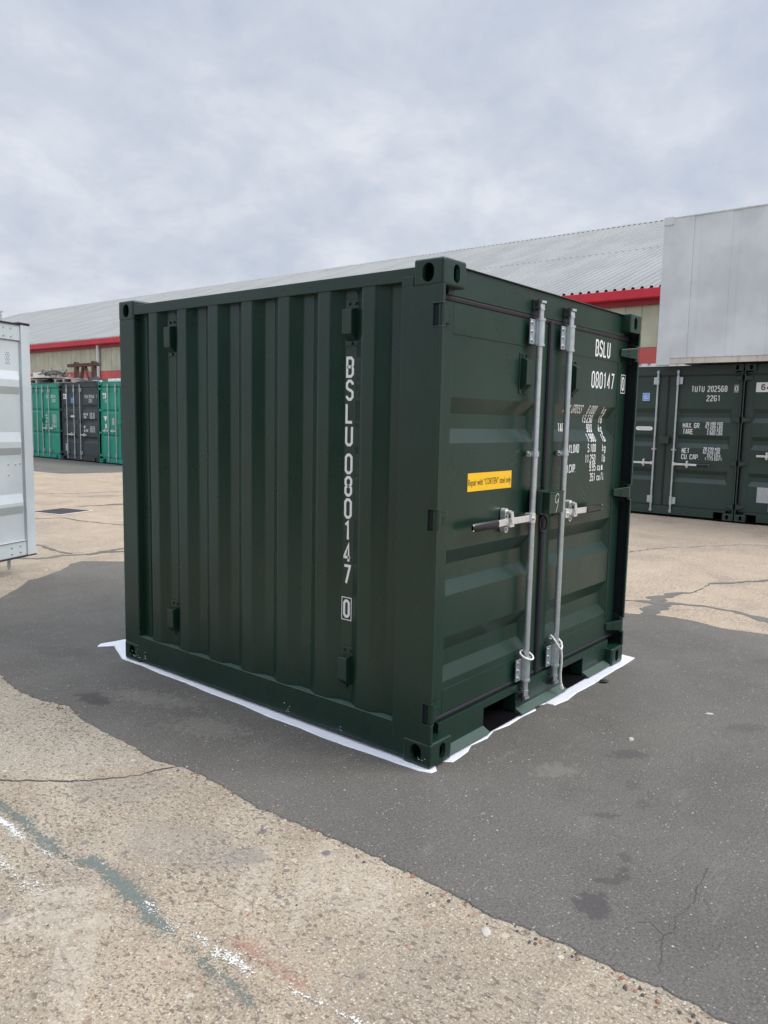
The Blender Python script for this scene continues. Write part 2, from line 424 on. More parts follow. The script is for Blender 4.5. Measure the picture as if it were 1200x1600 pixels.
# ================================================================== mesh helpers
class MB:
    def __init__(s): s.v = []; s.f = []; s.m = []; s.sm = []

    def add(s, vs, fs, m=0, smooth=False):
        o = len(s.v); s.v += [tuple(p) for p in vs]
        for f in fs:
            s.f.append([o + i for i in f]); s.m.append(m); s.sm.append(smooth)
        return s

    def box(s, x0, x1, y0, y1, z0, z1, m=0):
        v = [(x, y, z) for x in (x0, x1) for y in (y0, y1) for z in (z0, z1)]
        return s.add(v, [(0, 1, 3, 2), (4, 6, 7, 5), (0, 4, 5, 1), (2, 3, 7, 6), (0, 2, 6, 4), (1, 5, 7, 3)], m)

    def prism(s, poly, h0, h1, fn, m=0, smooth=False):
        """poly of 2D points extruded between h0 and h1; fn(a, b, h) -> xyz"""
        n = len(poly)
        v = [fn(a, b, h0) for a, b in poly] + [fn(a, b, h1) for a, b in poly]
        s.add(v, [(i, (i + 1) % n, (i + 1) % n + n, i + n) for i in range(n)], m, smooth)
        s.add(v, [tuple(range(n))[::-1], tuple(range(n, 2 * n))], m)
        return s

    def cyl(s, p0, p1, r, n=14, m=0, r1=None, caps=True):
        p0, p1 = Vector(p0), Vector(p1); r1 = r if r1 is None else r1
        d = (p1 - p0).normalized()
        u = d.orthogonal().normalized(); w = d.cross(u)
        v = []
        for p, rr in ((p0, r), (p1, r1)):
            for i in range(n):
                a = 2 * math.pi * i / n
                v.append(p + (u * math.cos(a) + w * math.sin(a)) * rr)
        s.add(v, [(i, (i + 1) % n, (i + 1) % n + n, i + n) for i in range(n)], m, True)
        if caps: s.add(v, [tuple(range(n))[::-1], tuple(range(n, 2 * n))], m)
        return s

    def tube(s, pts, r, n=8, m=0, closed=False):
        pts = [Vector(p) for p in pts]; k = len(pts); v = []
        up = None
        for i, p in enumerate(pts):
            a = pts[(i - 1) % k] if (closed or i > 0) else p
            c = pts[(i + 1) % k] if (closed or i < k - 1) else p
            d = (c - a).normalized()
            if up is None: u = d.orthogonal().normalized()
            else:
                u = (up - d * up.dot(d))
                u = u.normalized() if u.length > 1e-6 else d.orthogonal().normalized()
            up = u; w = d.cross(u)
            for j in range(n):
                t = 2 * math.pi * j / n
                v.append(p + (u * math.cos(t) + w * math.sin(t)) * r)
        fs = []
        for i in range(k if closed else k - 1):
            i2 = (i + 1) % k
            for j in range(n):
                j2 = (j + 1) % n
                fs.append((i * n + j, i * n + j2, i2 * n + j2, i2 * n + j))
        s.add(v, fs, m, True)
        if not closed:
            s.add(v, [tuple(range(n))[::-1], tuple(range((k - 1) * n, k * n))], m)
        return s

    def build(s, name, mats, parent=None, bevel=0.0, seg=2, recalc=True):
        me = bpy.data.meshes.new(name)
        me.from_pydata(s.v, [], s.f)
        for mt in (mats if isinstance(mats, (list, tuple)) else [mats]): me.materials.append(mt)
        for p, mi, sm in zip(me.polygons, s.m, s.sm): p.material_index = mi; p.use_smooth = sm
        if recalc:
            bm = bmesh.new(); bm.from_mesh(me)
            bmesh.ops.recalc_face_normals(bm, faces=bm.faces)
            bm.to_mesh(me); bm.free()
        me.update()
        o = bpy.data.objects.new(name, me); COL.objects.link(o)
        if parent: o.parent = parent
        if bevel:
            md = o.modifiers.new('bevel', 'BEVEL'); md.width = bevel; md.segments = seg
            md.limit_method = 'ANGLE'; md.angle_limit = math.radians(28); md.harden_normals = False
        return o


def tag(o, label=None, cat=None, group=None, kind=None):
    if label: o['label'] = label
    if cat: o['category'] = cat
    if group: o['group'] = group
    if kind: o['kind'] = kind
    return o


def empty(name, loc=(0, 0, 0), rz=0.0):
    o = bpy.data.objects.new(name, None); COL.objects.link(o)
    o.location = loc; o.rotation_euler = (0, 0, rz); o.empty_display_size = 0.3
    return o


# ------------------------------------------------------------------ stencil lettering
C_, K_ = 0.30, 0.13
_O = [(C_, 0), (1 - C_, 0), (1, K_), (1, 1 - K_), (1 - C_, 1), (C_, 1), (0, 1 - K_), (0, K_)]
G = {
    '0': [('c', _O)], 'O': [('c', _O)], 'D': [('c', [(0, 0), (.7, 0), (1, K_), (1, 1 - K_), (.7, 1), (0, 1)])],
    '1': [('o', [(.12, .82), (.55, 1), (.55, 0)])],
    '2': [('o', [(0, .80), (0, .88), (C_, 1), (1 - C_, 1), (1, 1 - K_), (1, .66), (0, .12), (0, 0), (1, 0)])],
    '3': [('o', [(0, .86), (C_, 1), (1 - C_, 1), (1, 1 - K_), (1, .63), (.7, .53), (.35, .53)]), ('o', [(.7, .53), (1, .42), (1, K_), (1 - C_, 0), (C_, 0), (0, .14)])],
    '4': [('o', [(.72, 0), (.72, 1), (0, .30), (0, .24), (1, .24)])],
    '5': [('o', [(.95, 1), (.05, 1), (.05, .58), (.7, .58), (1, .46), (1, K_), (1 - C_, 0), (C_, 0), (0, .14)])],
    '6': [('o', [(1, .84), (1 - C_, 1), (C_, 1), (0, 1 - K_), (0, K_), (C_, 0), (1 - C_, 0), (1, K_), (1, .44), (1 - C_, .56), (0, .54)])],
    '7': [('o', [(0, 1), (1, 1), (.35, 0)])],
    '8': [('c', [(C_, 0), (1 - C_, 0), (1, K_), (1, .41), (1 - C_, .52), (1, .63), (1, 1 - K_), (1 - C_, 1), (C_, 1), (0, 1 - K_), (0, .63), (C_, .52), (0, .41), (0, K_)]), ('o', [(C_, .52), (1 - C_, .52)])],
    '9': [('o', [(0, .16), (C_, 0), (1 - C_, 0), (1, K_), (1, 1 - K_), (1 - C_, 1), (C_, 1), (0, 1 - K_), (0, .56), (C_, .44), (1, .46)])],
    'A': [('o', [(0, 0), (.38, 1), (.62, 1), (1, 0)]), ('o', [(.14, .32), (.86, .32)])],
    'B': [('c', [(0, 0), (.7, 0), (1, K_), (1, .41), (.78, .52), (1, .63), (1, 1 - K_), (.7, 1), (0, 1)]), ('o', [(0, .52), (.78, .52)])],
    'C': [('o', [(1, .78), (1, 1 - K_), (1 - C_, 1), (C_, 1), (0, 1 - K_), (0, K_), (C_, 0), (1 - C_, 0), (1, K_), (1, .22)])],
    'E': [('o', [(1, 1), (0, 1), (0, 0), (1, 0)]), ('o', [(0, .52), (.8, .52)])],
    'F': [('o', [(1, 1), (0, 1), (0, 0)]), ('o', [(0, .52), (.8, .52)])],
    'G': [('o', [(1, .80), (1, 1 - K_), (1 - C_, 1), (C_, 1), (0, 1 - K_), (0, K_), (C_, 0), (1 - C_, 0), (1, K_), (1, .46), (.55, .46)])],
    'K': [('o', [(0, 0), (0, 1)]), ('o', [(1, 1), (0, .42)]), ('o', [(.28, .58), (1, 0)])],
    'L': [('o', [(0, 1), (0, 0), (1, 0)])],
    'M': [('o', [(0, 0), (0, 1), (.5, .35), (1, 1), (1, 0)])],
    'N': [('o', [(0, 0), (0, 1), (1, 0), (1, 1)])],
    'P': [('o', [(0, 0), (0, 1), (.7, 1), (1, 1 - K_), (1, .55), (.7, .43), (0, .43)])],
    'R': [('o', [(0, 0), (0, 1), (.7, 1), (1, 1 - K_), (1, .57), (.7, .46), (0, .46)]), ('o', [(.5, .46), (1, 0)])],
    'S': [('o', [(1, .80), (1, 1 - K_), (1 - C_, 1), (C_, 1), (0, 1 - K_), (0, .64), (C_ * .7, .56), (1 - C_ * .7, .46), (1, .37), (1, K_), (1 - C_, 0), (C_, 0), (0, K_), (0, .20)])],
    'T': [('o', [(0, 1), (1, 1)]), ('o', [(.5, 1), (.5, 0)])],
    'U': [('o', [(0, 1), (0, K_), (C_, 0), (1 - C_, 0), (1, K_), (1, 1)])],
    'X': [('o', [(0, 0), (1, 1)]), ('o', [(0, 1), (1, 0)])],
    'Y': [('o', [(0, 1), (.5, .5), (1, 1)]), ('o', [(.5, .5), (.5, 0)])],
    'k': [('o', [(0, 0), (0, 1)]), ('o', [(.9, .62), (0, .25)]), ('o', [(.3, .38), (.9, 0)])],
    'g': [('o', [(0, -.22), (.6, -.25), (.9, -.12), (.9, .62), (.3, .62), (0, .5), (0, .12), (.3, 0), (.9, 0)])],
    'l': [('o', [(.3, 1), (.3, .1), (.6, 0)])],
    'b': [('o', [(0, 1), (0, 0), (.6, 0), (.9, .12), (.9, .5), (.6, .62), (0, .62)])],
    'c': [('o', [(.9, .5), (.6, .62), (.3, .62), (0, .5), (0, .12), (.3, 0), (.6, 0), (.9, .12)])],
    'u': [('o', [(0, .62), (0, .12), (.3, 0), (.9, 0), (.9, .62)])],
    'm': [('o', [(0, 0), (0, .62), (.8, .62), (1, .5), (1, 0)]), ('o', [(.5, .62), (.5, 0)])],
    'f': [('o', [(.8, 1), (.45, 1), (.3, .86), (.3, 0)]), ('o', [(0, .62), (.75, .62)])],
    't': [('o', [(.35, .95), (.35, .12), (.55, 0), (.8, 0)]), ('o', [(0, .62), (.75, .62)])],
    '.': [('o', [(.0, .0), (.0, .06)])], ',': [('o', [(.06, .06), (-.04, -.1)])], '-': [('o', [(.1, .5), (.9, .5)])],
}


def ribbon(mb, pts, t, closed, fn, m=0, sub=None):
    pts = [Vector((p[0], p[1])) for p in pts]
    if sub:
        q = []
        kk = len(pts)
        for i in range(kk if closed else kk - 1):
            a, c = pts[i], pts[(i + 1) % kk]
            n = max(1, int((c - a).length / sub))
            q += [a.lerp(c, j / n) for j in range(n)]
        if not closed: q.append(pts[-1])
        pts = q
    k = len(pts); L_, R_ = [], []
    for i, p in enumerate(pts):
        a = pts[(i - 1) % k] if (closed or i > 0) else None
        c = pts[(i + 1) % k] if (closed or i < k - 1) else None
        d1 = (p - a).normalized() if a is not None else (c - p).normalized()
        d2 = (c - p).normalized() if c is not None else d1
        n1 = Vector((-d1.y, d1.x)); n2 = Vector((-d2.y, d2.x))
        nn = n1 + n2
        nn = n1 if nn.length < 0.2 else nn.normalized()
        sc = min(1.8, 1 / max(0.3, nn.dot(n1)))
        L_.append(p + nn * t / 2 * sc); R_.append(p - nn * t / 2 * sc)
    v = [fn(p.x, p.y) for p in L_] + [fn(p.x, p.y) for p in R_]
    fs = [(i, (i + 1) % k, (i + 1) % k + k, i + k) for i in range(k if closed else k - 1)]
    mb.add(v, fs, m)


def write(mb, s, u, v, h, w, t, gap, fn, m=0, sub=None, slant=0.0, align='l', mono=True):
    """letters of height h (v = baseline), each w wide, into mb; fn(u, v) -> xyz"""
    adv = []
    for ch in s:
        adv.append(gap * 2.2 + w * 0.35 if ch == ' ' else (t + gap if ch in '.,' else w + gap))
    tot = sum(adv) - gap
    x = u if align == 'l' else (u - tot if align == 'r' else u - tot / 2)
    hw, hh = w - t, h - t
    for ch, a in zip(s, adv):
        for kind, pts in G.get(ch, []):
            q = [(x + t / 2 + px * (hw if ch not in '.,' else t) + slant * (py * hh), v + t / 2 + py * hh) for px, py in pts]
            ribbon(mb, q, t, kind == 'c', fn, m, sub)
        x += a
    if hasattr(mb, 'cut') and s != '0': mb.cut()
    return x


class Letters(MB):
    """each written word or framed digit becomes a lettering part of its own"""
    def __init__(s): super().__init__(); s.cuts = []

    def cut(s): s.cuts.append((len(s.v), len(s.f)))

    def finish(s, mat, parent):
        v0 = f0 = 0
        for v1, f1_ in s.cuts:
            q = MB(); q.v = s.v[v0:v1]; q.f = [[i - v0 for i in f] for f in s.f[f0:f1_]]; q.m = [0] * len(q.f); q.sm = [False] * len(q.f)
            if q.f: q.build('lettering', mat, parent, recalc=False)
            v0, f0 = v1, f1_


def frame_rect(mb, u0, v0, u1, v1, t, fn, m=0):
    ribbon(mb, [(u0, v0), (u1, v0), (u1, v1), (u0, v1)], t, True, fn, m)
    if hasattr(mb, 'cut'): mb.cut()


def font_text(mb, s, size, fn, m=0, width=None):
    """small print with the built-in font; fn(u, v) -> xyz, width = exact total width"""
    cu = bpy.data.curves.new('tmp', 'FONT'); cu.body = s; cu.size = size; cu.resolution_u = 2
    o = bpy.data.objects.new('tmp', cu); COL.objects.link(o)
    me = o.to_mesh()
    xs = [v.co.x for v in me.vertices]
    k = (width / (max(xs) - min(xs))) if width else 1.0
    x0 = min(xs)
    mb.add([fn((v.co.x - x0) * k, v.co.y) for v in me.vertices], [tuple(p.vertices) for p in me.polygons], m)
    o.to_mesh_clear()
    bpy.data.objects.remove(o); bpy.data.curves.remove(cu)


# ------------------------------------------------------------------ corner casting (shared shape)
CA, CB, CH = 0.160, 0.175, 0.116      # along y, along x, height


def make_casting():
    def mesh_of(mb, bevel=0.0):
        o = mb.build('tmp', [], None, bevel, 3); return o
    base = mesh_of(MB().box(0, CB, 0, CA, 0, CH), 0.011)

    def oval(cx, cz, w, h, n=20):
        r = w / 2; p = []
        for i in range(n + 1):
            a = math.pi * i / n; p.append((cx + r * math.cos(a), cz + h / 2 - r + r * math.sin(a)))
        for i in range(n + 1):
            a = math.pi + math.pi * i / n; p.append((cx + r * math.cos(a), cz - h / 2 + r + r * math.sin(a)))
        return p
    cut = MB()
    cut.prism(oval(0.082, CH / 2 + .002, 0.062, 0.080), -0.02, 0.09, lambda a, b, h: (h, a, b))
    c1 = mesh_of(cut)
    c2 = mesh_of(MB().prism(oval(0.098, CH / 2 + .002, 0.048, 0.078), -0.02, 0.09, lambda a, b, h: (a, h, b)))
    c3 = mesh_of(MB().box(0.022, CB - 0.02, 0.022, CA - 0.02, 0.012, CH - 0.012))
    for c in (c1, c2, c3):
        md = base.modifiers.new('b', 'BOOLEAN'); md.operation = 'DIFFERENCE'; md.object = c; md.solver = 'EXACT'
    dg = bpy.context.evaluated_depsgraph_get(); dg.update()
    ev = base.evaluated_get(dg); me = ev.to_mesh()
    vs = [tuple(v.co) for v in me.vertices]; fs = [tuple(p.vertices) for p in me.polygons]
    ev.to_mesh_clear()
    for o in (base, c1, c2, c3): bpy.data.objects.remove(o)
    return vs, fs


CAST = make_casting()


def casting(parent, mat, W, L, H, right, back, top):
    vs, fs = CAST
    v2 = [((W - x) if right else x, (L - y) if back else y, (H - z) if top else z) for x, y, z in vs]
    mb = MB(); mb.add(v2, fs)
    return mb.build('corner_casting', mat, parent)


# ================================================================== container builder
def door_leaf(name, x0, x1, z0, z1, yd, rec, zrec, root, mat, depth=0.035, xs=0.045, seam=0.004, fr=None, thick=0.05):
    """corrugated door leaf. rec=(xa, xb) recess extent, zrec = [(ztop, z2, z3, zbot)]"""
    xa, xb = rec
    ft, fb = fr                       # heights of panel top and bottom (frame rails beyond)
    yp = yd + seam                    # panel plane
    mb = MB()
    # frame: stiles and rails, proud of the panel
    mb.box(x0, xa, yd, yd + thick, z0, z1)
    mb.box(xb, x1, yd, yd + thick, z0, z1)
    mb.box(xa, xb, yd, yd + thick, ft, z1)
    mb.box(xa, xb, yd, yd + thick, z0, fb)
    # panel with recesses
    z = ft
    for (a, b, c, d) in zrec:
        mb.add([(xa, yp, z), (xb, yp, z), (xb, yp, a), (xa, yp, a)], [(0, 1, 2, 3)])
        q = [(xa, yp, a), (xb, yp, a), (xb, yp, d), (xa, yp, d),
             (xa + xs, yp + depth, b), (xb - xs, yp + depth, b), (xb - xs, yp + depth, c), (xa + xs, yp + depth, c)]
        mb.add(q, [(0, 1, 5, 4), (3, 7, 6, 2), (0, 4, 7, 3), (1, 2, 6, 5), (4, 5, 6, 7)])
        z = d
    mb.add([(xa, yp, z), (xb, yp, z), (xb, yp, fb), (xa, yp, fb)], [(0, 1, 2, 3)])
    return mb.build(name, mat, root, 0.0025)


def surf_y(xa, xb, xs, depth, zrec, yd, seam, ft=9, fb=0):
    def f(x, z):
        if x < xa or x > xb or z > ft - .003 or z < fb: return yd
        d = 0.0
        for (a, b, c, e_) in zrec:
            if e_ < z < a:
                if z > b: dz = (a - z) / (a - b)
                elif z < c: dz = (z - e_) / (c - e_)
                else: dz = 1
                dx = min((x - xa) / xs, (xb - x) / xs, 1)
                d = depth * max(0, min(dz, dx))
        return yd + seam + d
    return f


def bar_assembly(root_door, x, y, z0, z1, guides, mid, keep, plate_side=-1, r=0.017, handle=None, cams=True, n=14):
    """locking bar with guides and cams, one sub-part; keep = (z bottom keeper, z top keeper)"""
    mb = MB()
    mb.cyl((x, y, z0), (x, y, z1), r, n)
    for (ga, gb) in guides:
        mb.cyl((x, y, ga), (x, y, gb), r * 1.42, n)
        mb.cyl((x, y, ga - .004), (x, y, ga + .008), r * 1.62, n)
        mb.cyl((x, y, gb - .008), (x, y, gb + .004), r * 1.62, n)
        s = plate_side
        mb.box(min(x + s * .012, x + s * .078), max(x + s * .012, x + s * .078), y + .012, y + .020, ga + .004, gb - .004)
        for zz_ in (ga + .022, (ga + gb) / 2, gb - .022):
            mb.cyl((x + s * .060, y + .013, zz_), (x + s * .060, y + .004, zz_), .0075, 8)
        mb.box(x - .02, x + .02, y + .010, y + .040, ga + .02, gb - .02)
    for zm in mid:
        mb.cyl((x, y, zm - .014), (x, y, zm + .014), r * 1.32, n)
        mb.box(x - .048, x + .034, y + .014, y + .026, zm - .015, zm + .015)
        mb.cyl((x - .040, y + .015, zm), (x - .040, y + .003, zm), .008, 8)
        mb.box(x - .018, x + .018, y + .02, y + .045, zm - .012, zm + .012)
    if cams:
        for zk, sg in ((keep[0], -1), (keep[1], 1)):
            mb.cyl((x, y, zk - sg * .045), (x, y, zk - sg * .010), r * .92, n, r1=r * .8)
            mb.cyl((x, y, zk - sg * .012), (x, y, zk - sg * .002), r * 1.25, n)
            mb.prism([(-.026, -.012), (.004, -.020), (.022, -.006), (.027, .010), (.010, .020), (-.014, .016)], zk - sg * .002, zk + sg * .016,
                     lambda a, b, h: (x + a, y + b, h))
            mb.prism([(-.018, -.016), (.020, -.022), (.026, .004), (-.006, .018)], zk + sg * .024, zk + sg * .036, lambda a, b, h: (x + a, y + b, h))
            mb.cyl((x, y, zk), (x, y, zk + sg * .034), .008, 8)
    return mb.build('locking_bar', M['galv'], root_door, 0.0012, 1)


def container_shell(root, W, L, H, mat, yh=0.06, sill_top=0.165, hb=2.13, hinges=(), x_post=0.03, forks=(), side_profile=None,
                    roof_z=None, lip=True, rail_z=(0.024, 0.172), top_rail=(2.18, 2.238), post_y=0.225, lighter=None):
    """everything but the doors; local frame: doors face -y, x to the right seen from outside"""
    roof_z = roof_z or (H - 0.012)
    # --- corner posts
    for right in (False, True):
        fx = (lambda x: W - x) if right else (lambda x: x)
        mb = MB()

        def bx(a, b, *r):
            p, q = sorted((fx(a), fx(b))); mb.box(p, q, *r)
        zs = sorted([(h - hh, h + hh) for h, hh in hinges])
        z = CH - .004
        for (a, b) in zs + [(H - CH + .004, None)]:
            bx(0.0015, 0.0075, 0.002, 0.052, z, a)          # outer web, notched at the hinges
            bx(0.0008, 0.020, 0.0008, 0.013, z, a)          # front lip
            z = b if b else z
        bx(0.0025, 0.0085, 0.050, post_y, CH - .004, H - CH + .003); bx(0.0025, 0.0085, CA + .0005, post_y, H - CH + .003, top_rail[0] + .02)
        bx(0.0085, x_post + .09, 0.125, post_y - .01, CH - .004, top_rail[0])      # inner box of the post
        for (a, b) in zs:
            bx(-0.001, 0.020, 0.0, 0.053, a - .006, a + .0)   # welded rims of the notch
            bx(-0.001, 0.020, 0.0, 0.053, b, b + .006)
        mb.build('corner_post', mat, root, 0.002)
        mb = MB(); bx(0.0078, 0.0110, 0.0135, 0.098, CH + .01, H - CH - .01)  # thin dark strip painting the shade on the post's inner face
        mb.build('post_shade_strip', M['post_shade'], root)
        # rear post
        mb = MB()
        bx(0.002, 0.10, L - 0.163, L - .003, CH - .003, H - CH + .003)
        mb.build('corner_post', mat, root, 0.006)
    # --- castings
    for hz_, hh_ in hinges:
        for right in (False, True):
            fx = (lambda x: W - x) if right else (lambda x: x)
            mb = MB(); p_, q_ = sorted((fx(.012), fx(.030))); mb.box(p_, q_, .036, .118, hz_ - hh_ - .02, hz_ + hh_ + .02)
            mb.build('hinge_slot_shade', M['black'], root)  # solid black block that paints the hinge slot's inside dark
    for right in (False, True):
        for back in (False, True):
            for top in (False, True):
                casting(root, mat, W, L, H, right, back, top)
    # --- door header and sill
    mb = MB()
    mb.box(CB - .05, W - CB + .05, yh, yh + .09, hb, roof_z)
    mb.box(CB - .002, W - CB + .002, yh - .012, yh + .1, roof_z, roof_z + .005)
    mb.box(.02, W - .02, yh + .012, yh + .08, hb - .012, hb + .03)
    mb.build('door_header', mat, root, 0.002)
    mb = MB()
    cuts = [CB - .04] + [q for f in forks for q in f] + [W - CB + .04]
    for i in range(0, len(cuts), 2):
        mb.box(cuts[i], cuts[i + 1], yh - .008, yh + .07, .016, sill_top)
        if lip:
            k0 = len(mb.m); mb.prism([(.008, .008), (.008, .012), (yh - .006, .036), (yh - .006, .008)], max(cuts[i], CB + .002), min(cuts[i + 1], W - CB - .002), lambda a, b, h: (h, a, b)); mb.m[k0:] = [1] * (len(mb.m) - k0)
    for f in forks:
        mb.box(f[0], f[1], yh - .008, yh + .07, .126, sill_top)
    mb.build('door_sill', [mat, lighter or mat], root, 0.0015)
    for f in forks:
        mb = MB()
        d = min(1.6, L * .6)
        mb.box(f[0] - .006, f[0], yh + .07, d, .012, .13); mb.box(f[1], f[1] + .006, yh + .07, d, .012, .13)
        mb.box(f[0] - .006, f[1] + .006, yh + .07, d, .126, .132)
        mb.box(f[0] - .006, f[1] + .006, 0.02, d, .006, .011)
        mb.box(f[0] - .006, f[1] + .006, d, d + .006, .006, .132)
        mb.build('fork_pocket', M['pocket_shade'], root)
    # --- gaskets round the doors (fixed frame side)
    # --- rails
    for right in (False, True):
        fx = (lambda x: W - x) if right else (lambda x: x)
        mb = MB()

        def bx(a, b, *r):
            p, q = sorted((fx(a), fx(b))); mb.box(p, q, *r)
        bx(0.005, 0.065, CA - .004, L - CA + .004, *top_rail)
        mb.build('top_rail', mat, root, 0.003)
        mb = MB()
        bx(0.003, 0.0085, CA - .004, L - CA + .004, rail_z[0], rail_z[1])
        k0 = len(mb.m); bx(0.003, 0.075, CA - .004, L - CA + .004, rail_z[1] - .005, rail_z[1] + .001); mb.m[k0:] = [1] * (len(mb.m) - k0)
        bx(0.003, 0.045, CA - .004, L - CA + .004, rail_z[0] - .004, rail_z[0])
        mb.build('bottom_rail', [mat, lighter or mat], root, 0.0015)
        # corrugated side
        prof = side_profile(post_y, L - CA - .003)
        mb = MB()
        v = []
        for (y, x) in prof: v += [(fx(x), y, rail_z[1] - .002), (fx(x), y, top_rail[0] + .004)]
        mb.add(v, [(2 * i, 2 * i + 2, 2 * i + 3, 2 * i + 1) for i in range(len(prof) - 1)])
        o = mb.build('side_panel', mat, root, 0.007, 2)
    # back wall, roof, floor
    mb = MB()
    v = []
    n = int((W - .2) / .25); x = .1
    pr = []
    for i in range(n):
        s = (W - .2) / n
        pr += [(x, .0), (x + s * .25, .0), (x + s * .5, .035), (x + s * .75, .035)]; x += s
    pr.append((W - .1, 0))
    for (x, d) in pr: v += [(x, L - .006 - d, .1), (x, L - .006 - d, H - .1)]
    mb.add(v, [(2 * i, 2 * i + 2, 2 * i + 3, 2 * i + 1) for i in range(len(pr) - 1)])
    mb.box(.09, W - .09, L - .06, L - .004, .016, .13); mb.box(.09, W - .09, L - .06, L - .004, H - .1, H - .02)
    mb.build('end_wall', mat, root, 0.003)
    mb = MB()
    pr = []; y = yh + .1; n = int((L - .25) / .2)
    s = (L - .06 - y) / n
    for i in range(n):
        pr += [(y, 0), (y + s * .6, 0), (y + s * .7, -.012), (y + s * .9, -.012)]; y += s
    pr.append((L - .06, 0)); v = []
    for (yy, d) in pr: v += [(.03, yy, top_rail[1] - .003 + d), (W - .03, yy, top_rail[1] - .003 + d)]
    mb.add(v, [(2 * i, 2 * i + 2, 2 * i + 3, 2 * i + 1) for i in range(len(pr) - 1)])
    mb.build('roof', mat, root)
    mb = MB(); mb.box(.07, W - .07, yh + .1, L - .07, .135, .16)
    mb.build('floor', M['black'], root)


def hinge(parent, mat, W, right, z, x_tip=0.15, yd=0.07, hh=0.042):
    fx = (lambda x: W - x - .008) if right else (lambda x: x)
    mb = MB()
    mb.cyl((fx(.020), .016, z - hh - .008), (fx(.020), .016, z + hh + .008), .0155, 16)
    poly = [(.022, .001), (.038, .001), (x_tip, yd - .012), (x_tip, yd + .004), (x_tip - .02, yd + .004), (.026, .022)]
    # blade, its front face tapering in height towards the tip
    v = []
    for sgn in (1, -1):
        for (a, b) in poly:
            k = 1.0 if a < .05 else .62
            v.append((fx(a), b, z + sgn * hh * .84 * k))
    n = len(poly)
    mb.add(v, [(i, (i + 1) % n, (i + 1) % n + n, i + n) for i in range(n)] + [tuple(range(n)), tuple(range(n, 2 * n))[::-1]])
    for dz in (-.012, .012): mb.cyl((fx(.095), .036, z + dz), (fx(.095), .028, z + dz), .006, 8)
    return mb.build('hinge', mat, parent, 0.0025)


def vent_side(parent, mat, y, z, xb):
    """louvred vent box on the x = xb side face, hood open downwards"""
    mb = MB()
    mb.box(xb - .006, xb, y - .044, y + .044, z - .108, z + .108)
    v = []
    for yy in (y - .030, y + .030):
        v += [(xb - .006, yy, z + .066), (xb - .046, yy, z + .058), (xb - .046, yy, z - .055), (xb - .010, yy, z - .085)]
    mb.add(v, [(0, 1, 2, 3), (4, 7, 6, 5), (0, 4, 5, 1), (1, 5, 6, 2), (2, 6, 7, 3)])
    for yy in (-.020, .020): mb.cyl((xb - .006, y + yy, z + .088), (xb - .014, y + yy, z + .088), .008, 8)
    mb.cyl((xb - .006, y, z - .096), (xb - .014, y, z - .096), .008, 8)
    return mb.build('vent', mat, parent, 0.004)


def vent_door(parent, mat, x, z, yb):
    mb = MB()
    mb.box(x - .042, x + .042, yb - .005, yb, z - .105, z + .105)
    v = []
    for xx in (x - .028, x + .028):
        v += [(xx, yb - .005, z + .082), (xx, yb - .038, z + .066), (xx, yb - .038, z - .055), (xx, yb - .008, z - .082)]
    mb.add(v, [(0, 1, 2, 3), (4, 7, 6, 5), (0, 4, 5, 1), (1, 5, 6, 2), (2, 6, 7, 3)])
    for xx in (-.018, .018): mb.cyl((x + xx, yb - .005, z + .094), (x + xx, yb - .012, z + .094), .007, 8)
    mb.cyl((x, yb - .005, z - .093), (x, yb - .012, z - .093), .007, 8)
    return mb.build('vent', mat, parent, 0.003)


